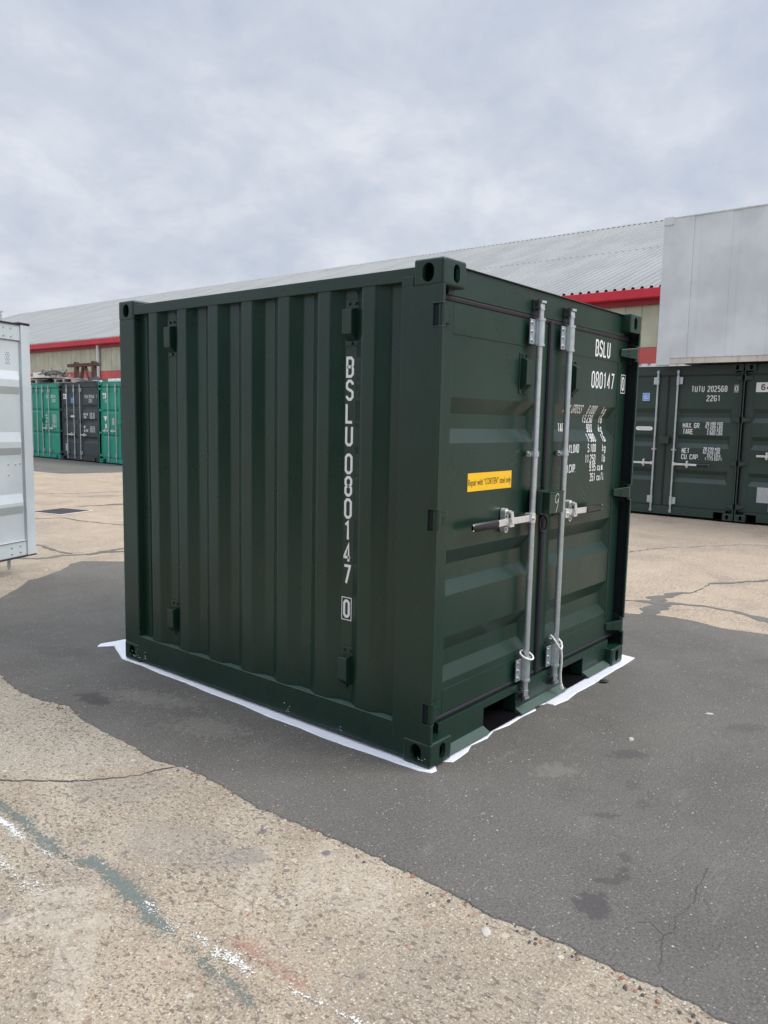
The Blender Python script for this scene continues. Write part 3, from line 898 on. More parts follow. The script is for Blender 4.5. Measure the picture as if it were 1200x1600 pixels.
def catch_and_handle(door, x_bar, y_bar, z, x_catch, x_grip0, x_end, yd, grip=True, droop=0.0):
    """flat handle clamped to the bar, lying in a catch, plastic grip at its end"""
    s = 1 if x_end > x_bar else -1
    mb = MB()
    p, q = sorted((x_bar + s * .004, x_bar + s * .044))
    mb.box(p, q, y_bar - .024, y_bar + .020, z - .026, z + .026)
    mb.cyl((x_bar + s * .030, y_bar - .034, z), (x_bar + s * .030, y_bar + .02, z), .009, 10)
    # flat arm: joggles outwards then runs to the grip
    arm = [(x_bar + s * .035, y_bar - .008), (x_catch - s * .06, y_bar - .008), (x_catch, y_bar + .0), (x_grip0, y_bar - .012), (x_end, y_bar - .014)]
    xs_ = [a for a, _ in arm]
    v = []
    for i, (a, b) in enumerate(arm):
        zc = z + droop * abs(a - x_bar); hh = .017
        for dy in (-.004, .004):
            for dz in (-hh, hh): v.append((a, b + dy, zc + dz))
    fs = []
    for i in range(len(arm) - 1):
        o, r = i * 4, i * 4 + 4
        fs += [(o, o + 1, r + 1, r), (o + 2, r + 2, r + 3, o + 3), (o, r, r + 2, o + 2), (o + 1, o + 3, r + 3, r + 1)]
    fs += [(0, 2, 3, 1), (len(v) - 4, len(v) - 3, len(v) - 1, len(v) - 2)]
    mb.add(v, fs)
    h = mb.build('handle', M['zinc'], door, 0.002)
    if grip:
        g = MB()
        zc0, zc1 = z + droop * abs(x_grip0 - x_bar), z + droop * abs(x_end - x_bar)
        n = 12
        v = []
        for (a, zc, k) in ((x_grip0, zc0, 1.0), (x_end - s * .012, zc1, 1.0), (x_end, zc1, .6)):
            yy = y_bar - .012
            for i in range(n):
                t = 2 * math.pi * i / n
                v.append((a, yy + .011 * k * math.cos(t), zc + .0215 * k * math.sin(t)))
        g.add(v, [(r * n + i, r * n + (i + 1) % n, (r + 1) * n + (i + 1) % n, (r + 1) * n + i) for r in (0, 1) for i in range(n)], 0, True)
        g.add(v, [tuple(range(n)), tuple(range(2 * n, 3 * n))[::-1]])
        g.build('handle_grip', M['grip'], door)
    # catch: back plate with round ends, hook over the arm, swinging tongue
    c = MB()
    zc = z + droop * abs(x_catch - x_bar)
    for (dx, za, zb) in ((0, zc - .060, zc - .020), (0, zc + .020, zc + .066)):
        c.prism([(x_catch + .018 * math.cos(t), ((za + .018) if t > math.pi else (zb - .018)) + .018 * math.sin(t)) for t in [2 * math.pi * i / 16 for i in range(16)]],
                y_bar + .012, yd, lambda a, b, h: (a, h, b))
    c.box(x_catch - .017, x_catch + .017, y_bar + .012, yd, zc - .03, zc + .03)
    c.box(x_catch - .022, x_catch + .022, y_bar - .020, y_bar + .014, zc - .027, zc - .019)
    c.box(x_catch - .022, x_catch + .022, y_bar - .022, y_bar - .016, zc - .027, zc - .006)
    c.cyl((x_catch, y_bar + .014, zc + .046), (x_catch, y_bar - .010, zc + .046), .012, 12)
    c.cyl((x_catch, y_bar + .014, zc - .043), (x_catch, y_bar + .004, zc - .043), .007, 8)
    c.prism([(x_catch - .012, zc + .05), (x_catch + .010, zc + .052), (x_catch + .028, zc + .004), (x_catch + .016, zc - .012), (x_catch - .002, zc + .010)],
            y_bar - .020, y_bar - .014, lambda a, b, h: (a, h, b))
    c.cyl((x_catch + .03, y_bar - .012, zc - .012), (x_catch - .02, y_bar - .026, zc - .004), .006, 8)
    c.build('handle_catch', M['zinc'], door, 0.0015)


def lab_fn(f, off=0.0015):
    return lambda u, v: (u, f(u, v) - off, v)


def corr(centres=None, pitch=0.282, flat=0.040, vall=0.036, xo=0.010, xi=0.046):
    def prof(y0, y1):
        cs = centres or []
        if not cs:
            n = int((y1 - y0 - .1) / pitch); st = y0 + ((y1 - y0) - (n - 1) * pitch) / 2
            cs = [st + i * pitch for i in range(n)]
        p = [(y0, xi)]
        hp = pitch / 2
        for c in sorted(cs):
            p += [(c - hp + vall, xi), (c - flat, xo), (c + flat, xo), (c + hp - vall, xi)]
        p = [q for q in p if y0 <= q[0] <= y1]
        p.append((y1, p[-1][1]))
        return p
    return prof


# ================================================================== 1. the near dark green container
W, L, H = 2.200, 2.458, 2.268
G1 = M['green']
box = empty('storage_container')
tag(box, 'small dark green steel storage container standing on a white sheet in the foreground', 'container')
HZ = [(0.254, .047), (1.142, .047), (2.028, .047)]
FK = [(0.535, 0.862), (1.398, 1.690)]
container_shell(box, W, L, H, G1, lighter=M['green_ledge'], hinges=HZ, forks=FK, side_profile=corr([0.42, 0.702, 0.984, 1.266, 1.548, 1.830, 2.112]))
YD, SEAM, DEP, XS = 0.070, 0.004, 0.035, 0.045
ZREC = [(1.686, 1.613, 1.543, 1.476), (0.979, 0.907, 0.828, 0.764), (0.564, 0.490, 0.410, 0.348)]
dl = door_leaf('door', 0.036, 1.090, 0.190, 2.108, YD, (0.184, 0.985), ZREC, box, G1, DEP, XS, SEAM, (1.968, 0.312))
dr = door_leaf('door', 1.112, 2.165, 0.190, 2.108, YD, (1.200, 2.040), ZREC, box, G1, DEP, XS, SEAM, (1.968, 0.312))
FY_L = surf_y(0.184, 0.985, XS, DEP, ZREC, YD, SEAM, 1.968)
FY_R = surf_y(1.200, 2.040, XS, DEP, ZREC, YD, SEAM, 1.968)


def gaskets(dl, dr, x0, xc, x1, z0, z1, yd, mat):
    for d, a, b in ((dl, x0, xc - .011), (dr, xc + .011, x1)):
        g = MB()
        y = yd - .006
        g.prism([(y + .022, z1 - .002), (y + .002, z1 + .000), (y - .001, z1 + .014), (y + .004, z1 + .032), (y + .022, z1 + .034)], a - .012, b + .008, lambda p, q, h: (h, p, q))
        g.prism([(y + .022, z0 + .002), (y + .002, z0 + .000), (y, z0 - .010), (y + .004, z0 - .022), (y + .022, z0 - .024)], a - .012, b + .008, lambda p, q, h: (h, p, q))
        s = 1 if d is dl else -1
        ox = (a if d is dl else b)
        g.box(min(ox - s * .013, ox - s * .001), max(ox - s * .013, ox - s * .001), yd + .004, yd + .03, z0, z1)
        if d is dl:
            g.prism([(xc - .020, yd - .002), (xc - .016, yd - .014), (xc - .002, yd - .022), (xc + .012, yd - .014), (xc + .014, yd - .001), (xc + .010, yd - .001), (xc + .010, yd + .01), (xc - .010, yd + .01), (xc - .010, yd - .001)], z0 - .01, z1 + .012,
                    lambda p, q, h: (p, q, h))
        g.build('door_gasket', mat, d, 0.002)


gaskets(dl, dr, 0.036, 1.101, 2.165, 0.190, 2.108, YD, M['rubber'])
YB = 0.030
bar_assembly(dl, 0.915, YB, 0.135, 2.155, [(0.185, 0.312), (1.975, 2.108)], [1.415], (0.118, 2.165))
bar_assembly(dr, 1.262, YB, 0.135, 2.155, [(0.185, 0.312), (1.975, 2.108)], [1.412], (0.118, 2.165))
catch_and_handle(dl, 0.915, YB, 1.078, 0.672, 0.545, 0.318, YD)
catch_and_handle(dr, 1.262, YB, 1.072, 1.395, 1.555, 1.775, YD)
for x in (0.915, 1.262):           # black cam keepers on header and sill
    for z, s in ((2.180, 1), (0.100, -1)):
        k = MB()
        k.box(x - .040, x + .024, .046, .0595, z - .026, z + .026)
        k.prism([(x - .040, .048), (x - .034, .018), (x - .022, .018), (x - .018, .048)], z - .020, z - .008, lambda a, b, h: (a, b, h))
        k.prism([(x - .040, .048), (x - .034, .018), (x - .022, .018), (x - .018, .048)], z + .010, z + .022, lambda a, b, h: (a, b, h))
        k.cyl((x - .029, .026, z - .022), (x - .029, .026, z + .024), .008, 10)
        k.build('cam_keeper', M['keeper'], box, 0.003)
for z, _ in HZ:
    hinge(dl, G1, W, False, z); hinge(dr, G1, W, True, z)
vent_door(dl, G1, 0.835, 1.828, YD + SEAM)
vent_door(dr, G1, 1.405, 1.830, YD + SEAM)
for y in (0.549, 1.962):
    for z in (2.030, 0.350):
        vent_side(box, G1, y, z, 0.046)
# paint chips at the rear bottom corner and along the bottom rail
k = MB(); random.seed(5)
for (yc, zc, n_, sp_) in ((2.33, .045, 16, .05), (2.24, .050, 6, .02), (.95, .040, 5, .05), (.55, .036, 4, .03), (.06, .03, 5, .03)):
    for _ in range(n_):
        y_, z_, q = yc + random.gauss(0, sp_ * .6), max(.034, zc + random.gauss(0, .018)), random.uniform(.0015, .0045)
        x_ = -.0006 if (y_ > L - CA or y_ < CA) else .0022
        k.add([(x_, y_ + q * math.cos(a) * random.uniform(.6, 1.5), z_ + q * math.sin(a) * random.uniform(.4, 1)) for a in (0, 1.2, 2.5, 3.7, 5)], [(0, 1, 2, 3, 4)])
tag(k.build('paint_chips', M['chalk'], box, recalc=False), kind='stuff')
# lock box
k = MB()
k.box(0.940, 1.010, -0.008, YD - .002, 1.092, 1.222); k.box(0.962, 1.122, -0.046, YD - .014, 1.098, 1.210)
k.box(0.957, 1.127, -0.050, 0.0, 1.208, 1.215); k.box(0.99, 1.06, .0, .04, 1.214, 1.222)
lb = k.build('lock_box', [G1], dl, 0.004)
# chalk 9
k = MB()
nine = [(.058, .088), (.050, .098), (.035, .100), (.022, .090), (.016, .075), (.018, .060), (.028, .050), (.042, .055), (.054, .070), (.059, .088), (.056, .070), (.050, .045), (.040, .020), (.028, .000)]
sm = []
for i in range(len(nine) - 1):
    for t in (0, .5): sm.append((nine[i][0] * (1 - t) + nine[i + 1][0] * t, nine[i][1] * (1 - t) + nine[i + 1][1] * t))
sm.append(nine[-1])
ribbon(k, sm, .0035, False, lambda u, v: (1.005 + u, -0.0475, 1.103 + v))
k.build('chalk_mark', M['chalk'], dl, recalc=False)
# lettering on the side, stacked
xi = 0.046
k = Letters()
sf = lambda u, v: (xi - .0012, 0.562 - u, v)
z = 1.873
for i, ch in enumerate('BSLU080147'):
    if i == 4: z -= .026
    write(k, ch, 0.0, z - .100, .100, .050, .0135, 0, lambda u, v: sf(u - .025, v), align='l')
    z -= .1088
write(k, '0', 0.0, .600, .092, .044, .0135, 0, lambda u, v: sf(u - .022, v))
frame_rect(k, -.031, .590, .031, .702, .0042, sf)
k.finish(M['letter'], box)
# lettering on the right door
k = Letters()
fr = lab_fn(FY_R, .0018)
SB = .02
write(k, 'BSLU', 1.680, 1.981, .100, .046, .0125, .010, fr, sub=SB)
write(k, '080147', 1.655, 1.793, .100, .045, .0115, .0115, fr, sub=SB)
write(k, '0', 2.096, 1.793, .088, .042, .0125, .01, fr, sub=SB)
frame_rect(k, 2.084, 1.779, 2.150, 1.893, .0045, fr)
rows = [('MAX', 1.335, 1.638, 'GROSS', '6.000', 'kg'), (None, 0, 1.584, None, '13.230', 'lb'), ('TARE', 1.312, 1.528, None, '900', 'kg'), (None, 0, 1.470, None, '1.980', 'lb'),
        ('PAYLOAD', 1.343, 1.408, None, '5.100', 'kg'), (None, 0, 1.344, None, '11.250', 'lb'), ('CU.CAP.', 1.345, 1.292, None, '9.95', 'cu.m.'), (None, 0, 1.230, None, '351', 'cu.ft.')]
for a, xa, zb, g_, num, un in rows:
    kw = dict(sub=.012)
    if a: write(k, a, xa, zb, .050, .0225, .0062, .0050, fr, **kw)
    if g_: write(k, g_, 1.440, zb, .050, .0225, .0062, .0050, fr, **kw)
    if un.startswith('cu'): write(k, num, 1.775, zb, .050, .0225, .0062, .0050, fr, align='r', **kw); write(k, un, 1.800, zb, .050, .019, .0060, .0045, fr, **kw)
    else: write(k, num, 1.765, zb, .050, .0225, .0062, .0050, fr, align='r', **kw); write(k, un, 1.858, zb, .050, .023, .0062, .0055, fr, **kw)
k.finish(M['letter'], dr)
# yellow sticker
k = MB()
ys = YD + SEAM - .0014
k.add([(0.347, ys, 1.244), (0.756, ys, 1.244), (0.756, ys, 1.332), (0.347, ys, 1.332)], [(0, 1, 2, 3)], 0)
font_text(k, 'Repair with “CORTEN” steel only', .046, lambda u, v: (0.352 + u, ys - .0008, 1.2720 + v), 1, width=.398)
k.build('sticker', [M['yellow'], M['black_ink']], dl, recalc=False)
# black lanyard ring under the lock box
k = MB()
k.tube([(1.045 + .027 * math.cos(a), 0.030 - .008 * math.cos(a), 1.032 + .045 * math.sin(a)) for a in [2 * math.pi * i / 28 for i in range(28)]], .0065, 8, closed=True)
k.tube([(1.040, .045, 1.100), (1.043, .036, 1.090), (1.045, .030, 1.072)], .009, 8)
k.build('lock_ring', M['grip'], dl)


# cords tied to the bars
def tagged_cord(name, mb, label):
    o = mb.build(name, M['rope']); tag(o, label, 'cord', 'white cords tied round the locking bars'); return o


k = MB()
pts = []
for i in range(26):
    a = 2 * math.pi * i / 26
    pts.append((0.915 + .046 * math.cos(a), YB - .004 + .032 * math.sin(a), 0.326 + .018 * math.sin(a) - .004 * math.cos(a)))
k.tube(pts, .0055, 8, closed=True)
tagged_cord('cord', k, 'white cord looped in a neat ring round the foot of the left locking bar')
k = MB()
k.tube([(1.222, .050, .352), (1.212, .036, .372), (1.206, .022, .366), (1.214, .006, .340), (1.235, -.006, .305), (1.256, -.010, .288), (1.278, -.004, .300), (1.293, .010, .322), (1.290, .030, .340), (1.268, .050, .345), (1.240, .052, .345), (1.222, .050, .352)], .0058, 8)
k.tube([(1.256, -.010, .290), (1.258, -.014, .255), (1.263, -.013, .200), (1.262, -.010, .150), (1.268, -.010, .105), (1.276, -.012, .075)], .0062, 8)
k.tube([(1.276, -.012, .075), (1.280, -.012, .062), (1.288, -.013, .050)], .009, 8)
tagged_cord('cord', k, 'white cord knotted at the right locking bar with its end hanging down')

# ================================================================== setting: ground, asphalt, markings
GZ = -0.0120


def jag(pts, amp, step, closed=False, seed=0):
    """subdivide a 2D polyline and roughen it"""
    res = []
    k = len(pts)
    for i in range(k if closed else k - 1):
        a, c = Vector(pts[i]), Vector(pts[(i + 1) % k])
        n = max(1, int((c - a).length / step))
        d = (c - a).normalized() if (c - a).length else Vector((1, 0)); nn = Vector((-d.y, d.x))
        for j in range(n):
            p = a.lerp(c, j / n)
            q = noise.noise(Vector((p.x * 3.1 + seed, p.y * 3.1, 0))) * 1.2 + noise.noise(Vector((p.x * 14 + seed, p.y * 14, 3))) * .8 + noise.noise(Vector((p.x * 46, p.y * 46 + seed, 7))) * .8
            res.append(p + nn * q * amp)
    if not closed: res.append(Vector(pts[-1]))
    return res


def flat_poly(name, pts, z, mat, parent=None):
    me = bpy.data.meshes.new(name)
    bm = bmesh.new()
    vs = [bm.verts.new((p[0], p[1], z)) for p in pts]
    f = bm.faces.new(vs)
    if f.normal.z < 0: f.normal_flip()
    bmesh.ops.triangulate(bm, faces=bm.faces, ngon_method='EAR_CLIP')
    bm.to_mesh(me); bm.free()
    me.materials.append(mat)
    o = bpy.data.objects.new(name, me); COL.objects.link(o)
    if parent: o.parent = parent
    return o


g = MB()
g.add([(-1500, -1500, GZ), (1500, -1500, GZ), (1500, 1500, GZ), (-1500, 1500, GZ)], [(0, 1, 2, 3)])
ground = tag(g.build('ground', M['concrete']), kind='structure', label='old tan exposed aggregate concrete yard')

near = [(-0.66, -9.0), (-0.664, -3.0), (-0.660, -1.412), (-0.656, -1.305), (-0.682, -1.165), (-0.668, -1.037), (-0.669, -0.885), (-0.688, -0.731), (-0.690, -0.58), (-0.693, -0.418), (-0.684, -0.263),
        (-0.700, 0.008), (-0.709, 0.181), (-0.724, 0.354), (-0.703, 0.585), (-0.709, 0.872), (-0.757, 1.025), (-0.726, 1.202), (-0.723, 1.487), (-0.721, 1.736), (-0.661, 1.942), (-0.718, 2.149), (-0.74, 2.402), (-0.673, 2.749),
        (-0.62, 3.3), (-0.30, 4.0), (0.216, 4.705), (0.514, 4.984), (0.732, 5.247), (0.837, 5.27), (1.174, 5.477), (1.417, 5.731), (1.587, 5.80), (1.86, 5.50), (2.3, 5.3), (3.0, 4.9), (3.5, 4.0), (3.62, 2.5), (3.56, 1.2),
        (3.555, 0.485), (3.663, 0.28), (3.679, 0.021), (3.61, -0.249), (3.656, -0.566), (3.62, -1.6), (3.66, -4.0), (3.62, -9.0)]
edge = jag(near, .012, .012, True)
asphalt = tag(flat_poly('asphalt', edge, GZ + .0045, M['asphalt']), kind='structure', label='dark grey patched asphalt strip')
g = MB(); v = []; ne = len(edge)
for i, q in enumerate(edge):
    d = (edge[(i + 1) % ne] - edge[i - 1]).normalized(); o_ = Vector((-d.y, d.x)) * .006
    v += [(q.x, q.y, GZ + .0045), (q.x + o_.x, q.y + o_.y, GZ - .001)]
g.add(v, [(2 * i, 2 * i + 1, (2 * i + 3) % (2 * ne), (2 * i + 2) % (2 * ne)) for i in range(ne)])
g.build('asphalt_edge', M['asphalt'], asphalt, recalc=False)
far = jag([(7.60, 60), (7.55, 18.8), (7.7, 17.6), (8.4, 17.4), (9.3, 17.2), (9.9, 16.5), (10.2, 14.0), (10.4, 12.0)], .02, .15, seed=5)
g = MB(); v = []
for q in far: v += [(q.x, q.y, GZ + .0045), (14.5, q.y, GZ + .0045)]
g.add(v, [(2 * i, 2 * i + 1, 2 * i + 3, 2 * i + 2) for i in range(len(far) - 1)])
tag(g.build('asphalt', M['asphalt'], recalc=False), kind='structure', label='grey asphalt apron before the far container row')


def strip(name, pts, w, z, mat, parent, amp=.01, step=.03, seed=0, wvar=.5, cover=None):
    c = jag(pts, amp, step, seed=seed)
    k = len(c); v = []; cov = []
    for i, p in enumerate(c):
        a = c[max(0, i - 1)]; b = c[min(k - 1, i + 1)]
        d = (b - a).normalized(); nn = Vector((-d.y, d.x))
        t = i / (k - 1)
        ww = w(t) if callable(w) else w
        w1 = ww * (1 + wvar * noise.noise(Vector((p.x * 9 + seed, p.y * 9, 1))) * 1.6)
        w2 = ww * (1 + wvar * noise.noise(Vector((p.x * 9, p.y * 9 + seed, 5))) * 1.6)
        if cover:
            v += [(*(p + nn * w1 / 2), z), (*p, z), (*(p - nn * w2 / 2), z)]; cov += [0, cover(t), 0]
        else:
            v += [(*(p + nn * w1 / 2), z), (*(p - nn * w2 / 2), z)]
    mb = MB()
    if cover: mb.add(v, [f for i in range(k - 1) for f in ((3 * i, 3 * i + 1, 3 * i + 4, 3 * i + 3), (3 * i + 1, 3 * i + 2, 3 * i + 5, 3 * i + 4))])
    else: mb.add(v, [(2 * i, 2 * i + 1, 2 * i + 3, 2 * i + 2) for i in range(k - 1)])
    o = mb.build(name, mat, parent, recalc=False)
    if cover:
        at = o.data.attributes.new('cover', 'FLOAT', 'POINT')
        for i, c_ in enumerate(cov): at.data[i].value = c_
    return o


ZM = GZ + .0015
TE = [([(-1.41, 1.30), (-1.411, 1.126), (-1.419, 0.945), (-1.428, 0.80), (-1.430, 0.66), (-1.428, 0.55)], .11, .95),
      ([(-1.425, 0.60), (-1.405, 0.53), (-1.385, 0.49), (-1.382, 0.42), (-1.390, 0.28), (-1.405, 0.129), (-1.42, 0.02), (-1.415, -0.09)], .12, 1.0),
      ([(-1.43, -.10), (-1.443, -0.24), (-1.448, -0.34), (-1.452, -0.44), (-1.455, -.50)], .09, .75)]
for i, (q, w_, cv) in enumerate(TE): strip('painted_line', q, w_, ZM, M['line_teal'], ground, .012, .02, 1 + i, .35, lambda t: cv * min(1, 5 * min(t, 1 - t) + .35))
WH = [([(-1.465, 1.25), (-1.460, 1.10), (-1.460, 0.945), (-1.464, .76)], .11, 1.1), ([(-1.462, .80), (-1.457, 0.66), (-1.448, .52), (-1.43, .42)], .05, .8),
      ([(-1.385, 0.16), (-1.395, 0.0), (-1.40, -.09)], .15, .85), ([(-1.375, -.08), (-1.38, -0.2), (-1.381, -0.309), (-1.375, -0.41)], .12, 1.0),
      ([(-1.36, -0.46), (-1.335, -0.60), (-1.325, -0.70), (-1.315, -0.80)], .07, .85), ([(-1.575, 0.95), (-1.59, .70), (-1.60, 0.58), (-1.585, .48), (-1.55, 0.38)], .20, .82)]
for i, (q, w_, cv) in enumerate(WH): strip('painted_line', q, w_, ZM + .0008 + .0004 * i, M['line_white'], ground, .008, .02, 20 + i, .5, lambda t: cv * min(1, 6 * min(t, 1 - t) + .3))
strip('painted_line', [(-1.335, -0.16), (-1.322, -0.30), (-1.312, -0.42), (-1.315, -.54), (-1.32, -.60)], .14, ZM + .0004, M['line_red'], ground, .006, .02, 7, .3, lambda t: .9 * min(1, 4 * min(t, 1 - t) + .2))
# cracks and tar seams
ZC = GZ + .0010
strip('crack', [(-1.40, 1.50), (-1.303, 1.364), (-1.205, 1.218), (-1.099, 1.09), (-0.926, 0.97), (-0.707, 0.899)], .012, ZC, M['crack'], ground, .015, .010, 11, 1.1)
strip('tar_seam', [(3.60, .35), (3.9, .40), (4.15, .42), (4.25, .22), (4.30, 0.111), (4.253, -0.172), (4.136, -0.454), (4.0, -.8)], lambda t: .10 + .05 * math.sin(t * 9), ZC + .0012, M['tar'], ground, .018, .03, 13, .7)
strip('tar_seam', [(4.05, .48), (4.35, .50), (4.686, .454), (4.78, .372)], lambda t: .22 * (1 - t) + .02, ZC + .0020, M['tar'], ground, .02, .03, 14, .7)
strip('tar_seam', [(5.36, .38), (5.45, 0.33), (5.6, 0.20), (6.002, -0.018), (6.4, -.5)], .07, ZC + .0012, M['tar'], ground, .02, .03, 15, .7)
strip('crack', [(4.78, .372), (5.1, .36), (5.337, .38)], .015, ZC, M['crack'], ground, .02, .02, 16, .9)
strip('crack', [(4.0, .80), (4.047, .689), (4.106, .557), (4.13, .45)], .035, ZC, M['crack'], ground, .02, .02, 17, .9)
strip('tar_seam', [(2.7, 9.9), (2.966, 9.415), (3.252, 9.266), (3.274, 8.842), (3.333, 8.498), (3.453, 8.015), (3.9, 7.0)], .045, ZC + .0012, M['tar'], ground, .03, .05, 18, .9)
strip('tar_seam', [(4.15, 10.5), (4.35, 10.5), (4.613, 10.4), (4.96, 10.35), (5.6, 10.0)], lambda t: .03 + .28 * min(1, t * 1.3), ZC + .0012, M['tar'], ground, .02, .04, 19, .5)
strip('tar_seam', [(1.0, 6.7), (1.36, 6.25), (1.64, 6.277), (1.85, 6.12), (2.053, 6.176), (2.33, 6.222), (3.0, 5.9)], .075, ZC + .0012, M['tar'], ground, .02, .03, 20, .8)
strip('tar_seam', [(1.60, 7.6), (1.775, 7.006), (1.72, 6.6), (1.731, 6.305)], .05, ZC + .0020, M['tar'], ground, .02, .03, 21, .8)
strip('tar_seam', [(2.05, 6.12), (2.3, 6.0), (2.6, 5.8)], .06, ZC + .0028, M['tar'], ground, .02, .03, 22, .8)
strip('crack', [(6.2, 1.9), (7.2, 1.6), (8.4, .9), (9.2, -.6)], .02, ZC, M['crack'], ground, .05, .06, 23, .9)
strip('crack', [(5.0, 12.0), (7.0, 11.2), (8.0, 10.2), (9.0, 8.0)], .05, ZC, M['tar'], ground, .05, .06, 24, .9)
strip('crack', [(4.2, 13.5), (5.2, 12.6), (6.6, 12.3), (8.8, 12.2)], .06, ZC, M['tar'], ground, .05, .06, 25, .9)
ZA = GZ + .0045 + .0008
strip('crack', [(0.05, -1.20), (-0.014, -1.209), (-0.113, -1.212), (-0.227, -1.227), (-0.317, -1.216), (-0.37, -1.240), (-0.433, -1.222), (-0.529, -1.25), (-0.614, -1.268)], .0034, ZA, M['crack'], asphalt, .012, .012, 30, 1.0)
strip('crack', [(-0.12, -1.212), (-0.16, -1.26), (-0.22, -1.31)], .0016, ZA, M['crack'], asphalt, .012, .012, 31, 1.0)
strip('crack', [(-0.43, -1.222), (-0.40, -1.17), (-0.42, -1.13)], .0016, ZA, M['crack'], asphalt, .012, .012, 32, 1.0)

# loose grit: far too many specks to count
k = MB()
random.seed(11)


def grit(mb, x, y, r, z, m):
    n = 5; v = []
    ph = random.random() * 6
    for i in range(n):
        a = ph + 2 * math.pi * i / n; q = r * random.uniform(.6, 1.2)
        v.append((x + q * math.cos(a), y + q * math.sin(a) * .8, z))
    v.append((x + r * .1, y, z + r * random.uniform(.5, .9)))
    mb.add(v, [(i, (i + 1) % n, n) for i in range(n)], m)


for i in range(1700):
    x, y = random.uniform(-1.95, 3.4), random.uniform(-1.9, 4.5)
    if -.03 < x < 2.25 and -.05 < y < 2.9: continue
    onA = -.70 < x
    r = random.choice([.0018, .0025, .0035, .005]) if onA else random.choice([.002, .003, .0045, .007])
    grit(k, x, y, r, (GZ + .0045) if onA else GZ, random.choice([1, 1, 2, 2, 0]) if onA else random.choice([0, 1, 1, 2, 3]))
for i in range(500):     # crumbled edge of the strip
    y = random.uniform(-1.7, 2.8)
    grit(k, -.70 + random.gauss(0, .028), y, random.choice([.003, .005, .008]), GZ + .002, random.choice([0, 1, 2, 2, 3]))
M['grit0'] = plain('pale grit', (0.42, 0.39, 0.34), 0.9, .2, 60)
M['grit1'] = plain('brown grit', (0.22, 0.16, 0.12), 0.9, .3, 60)
M['grit2'] = plain('dark grit', (0.07, 0.065, 0.065), 0.9, .3, 60)
M['grit3'] = plain('rusty grit', (0.30, 0.13, 0.08), 0.9, .3, 60)
tag(k.build('loose_grit', [M['grit0'], M['grit1'], M['grit2'], M['grit3']]), kind='stuff', label='loose grit scattered on the yard')


# a few stones and scraps one can pick out
def stone(x, y, rx, ry, h, mat, label, z=GZ, cat='stone', name='stone', rz=0):
    bm = bmesh.new(); bmesh.ops.create_icosphere(bm, subdivisions=3, radius=1)
    for v in bm.verts:
        q = 1 + .22 * noise.noise(v.co * 1.9 + Vector((x * 7, y * 7, 0)))
        v.co = Vector((v.co.x * rx * q, v.co.y * ry * q, max(-.1, v.co.z) * h * q))
    for f in bm.faces: f.smooth = True
    me = bpy.data.meshes.new(name); bm.to_mesh(me); bm.free(); me.materials.append(mat)
    o = bpy.data.objects.new(name, me); COL.objects.link(o); o.location = (x, y, z); o.rotation_euler.z = rz
    return tag(o, label, cat)


stone(-0.779, -0.787, .024, .016, .006, M['grit0'], 'flat pale stone on the tan concrete near the edge of the asphalt', rz=.6)
stone(0.98, -0.55, .022, .014, .009, M['grit0'], 'pale pebble on the asphalt right of the container, nearest the doors', GZ + .0045, rz=.4)
stone(1.62, -0.74, .012, .024, .005, M['grit0'], 'small pale scrap on the asphalt far to the right of the doors', GZ + .0045, 'scrap', 'paper_scrap', .5)
stone(1.715, -0.085, .020, .030, .008, M['black'], 'small black lump lying on the white sheet by the right fork pocket', .0035, 'debris', 'debris_lump', .9)

# ------------------------------------------------------------------ white sheet under the container
sh = [(0.025, 2.83), (0.065, 2.86), (0.16, 2.84), (0.6, 2.80), (1.5, 2.78), (2.3, 2.6), (2.36, 2.0), (2.36, 1.0), (2.35, .3), (2.345, 0.05), (2.331, -0.032),
      (2.1, -.036), (1.806, -0.036), (1.65, -.046), (1.431, -0.038), (1.28, -.052), (1.145, -0.035), (1.136, 0.012), (1.05, .04), (1.01, .006), (.86, .018), (0.718, 0.010), (.60, .030), (.50, .004), (0.371, 0.016), (.30, -.010), (0.159, -0.020),
      (.10, .05), (.03, -.015), (-.005, -0.012), (-0.026, 0.05), (-0.032, 0.16), (-0.036, 0.344), (-0.048, .48), (-0.050, 0.637), (-0.038, .80), (-0.046, 1.026), (-.028, 1.25), (-0.032, 1.527), (-.016, 1.78), (-0.024, 2.042), (-.010, 2.25),
      (-0.016, 2.458), (0.055, 2.641), (0.10, 2.74), (0.02, 2.80)]
sp = jag(sh, .003, .05, True, 3)
bm = bmesh.new()
top = [bm.verts.new((p.x, p.y, -.0018 + .004 * max(0, noise.noise(Vector((p.x * 6, p.y * 6, 2)))))) for p in sp]
ft_ = bm.faces.new(top)
if ft_.normal.z < 0: ft_.normal_flip()
cxy = Vector((1.1, 1.3))
bot = []
for p in sp:
    d = (cxy - p).normalized() * -.004
    bot.append(bm.verts.new((p.x + d.x, p.y + d.y, GZ + .005)))
for i in range(len(sp)):
    j = (i + 1) % len(sp); bm.faces.new((top[i], top[j], bot[j], bot[i]))
bmesh.ops.recalc_face_normals(bm, faces=bm.faces)
bmesh.ops.triangulate(bm, faces=[f for f in bm.faces if len(f.verts) > 4], ngon_method='EAR_CLIP')
me = bpy.data.meshes.new('ground_sheet'); bm.to_mesh(me); bm.free(); me.materials.append(M['sheet'])
o = bpy.data.objects.new('ground_sheet', me); COL.objects.link(o)
tag(o, 'white plastic sheet spread flat under the small dark green container, its wavy edge showing', 'sheet')

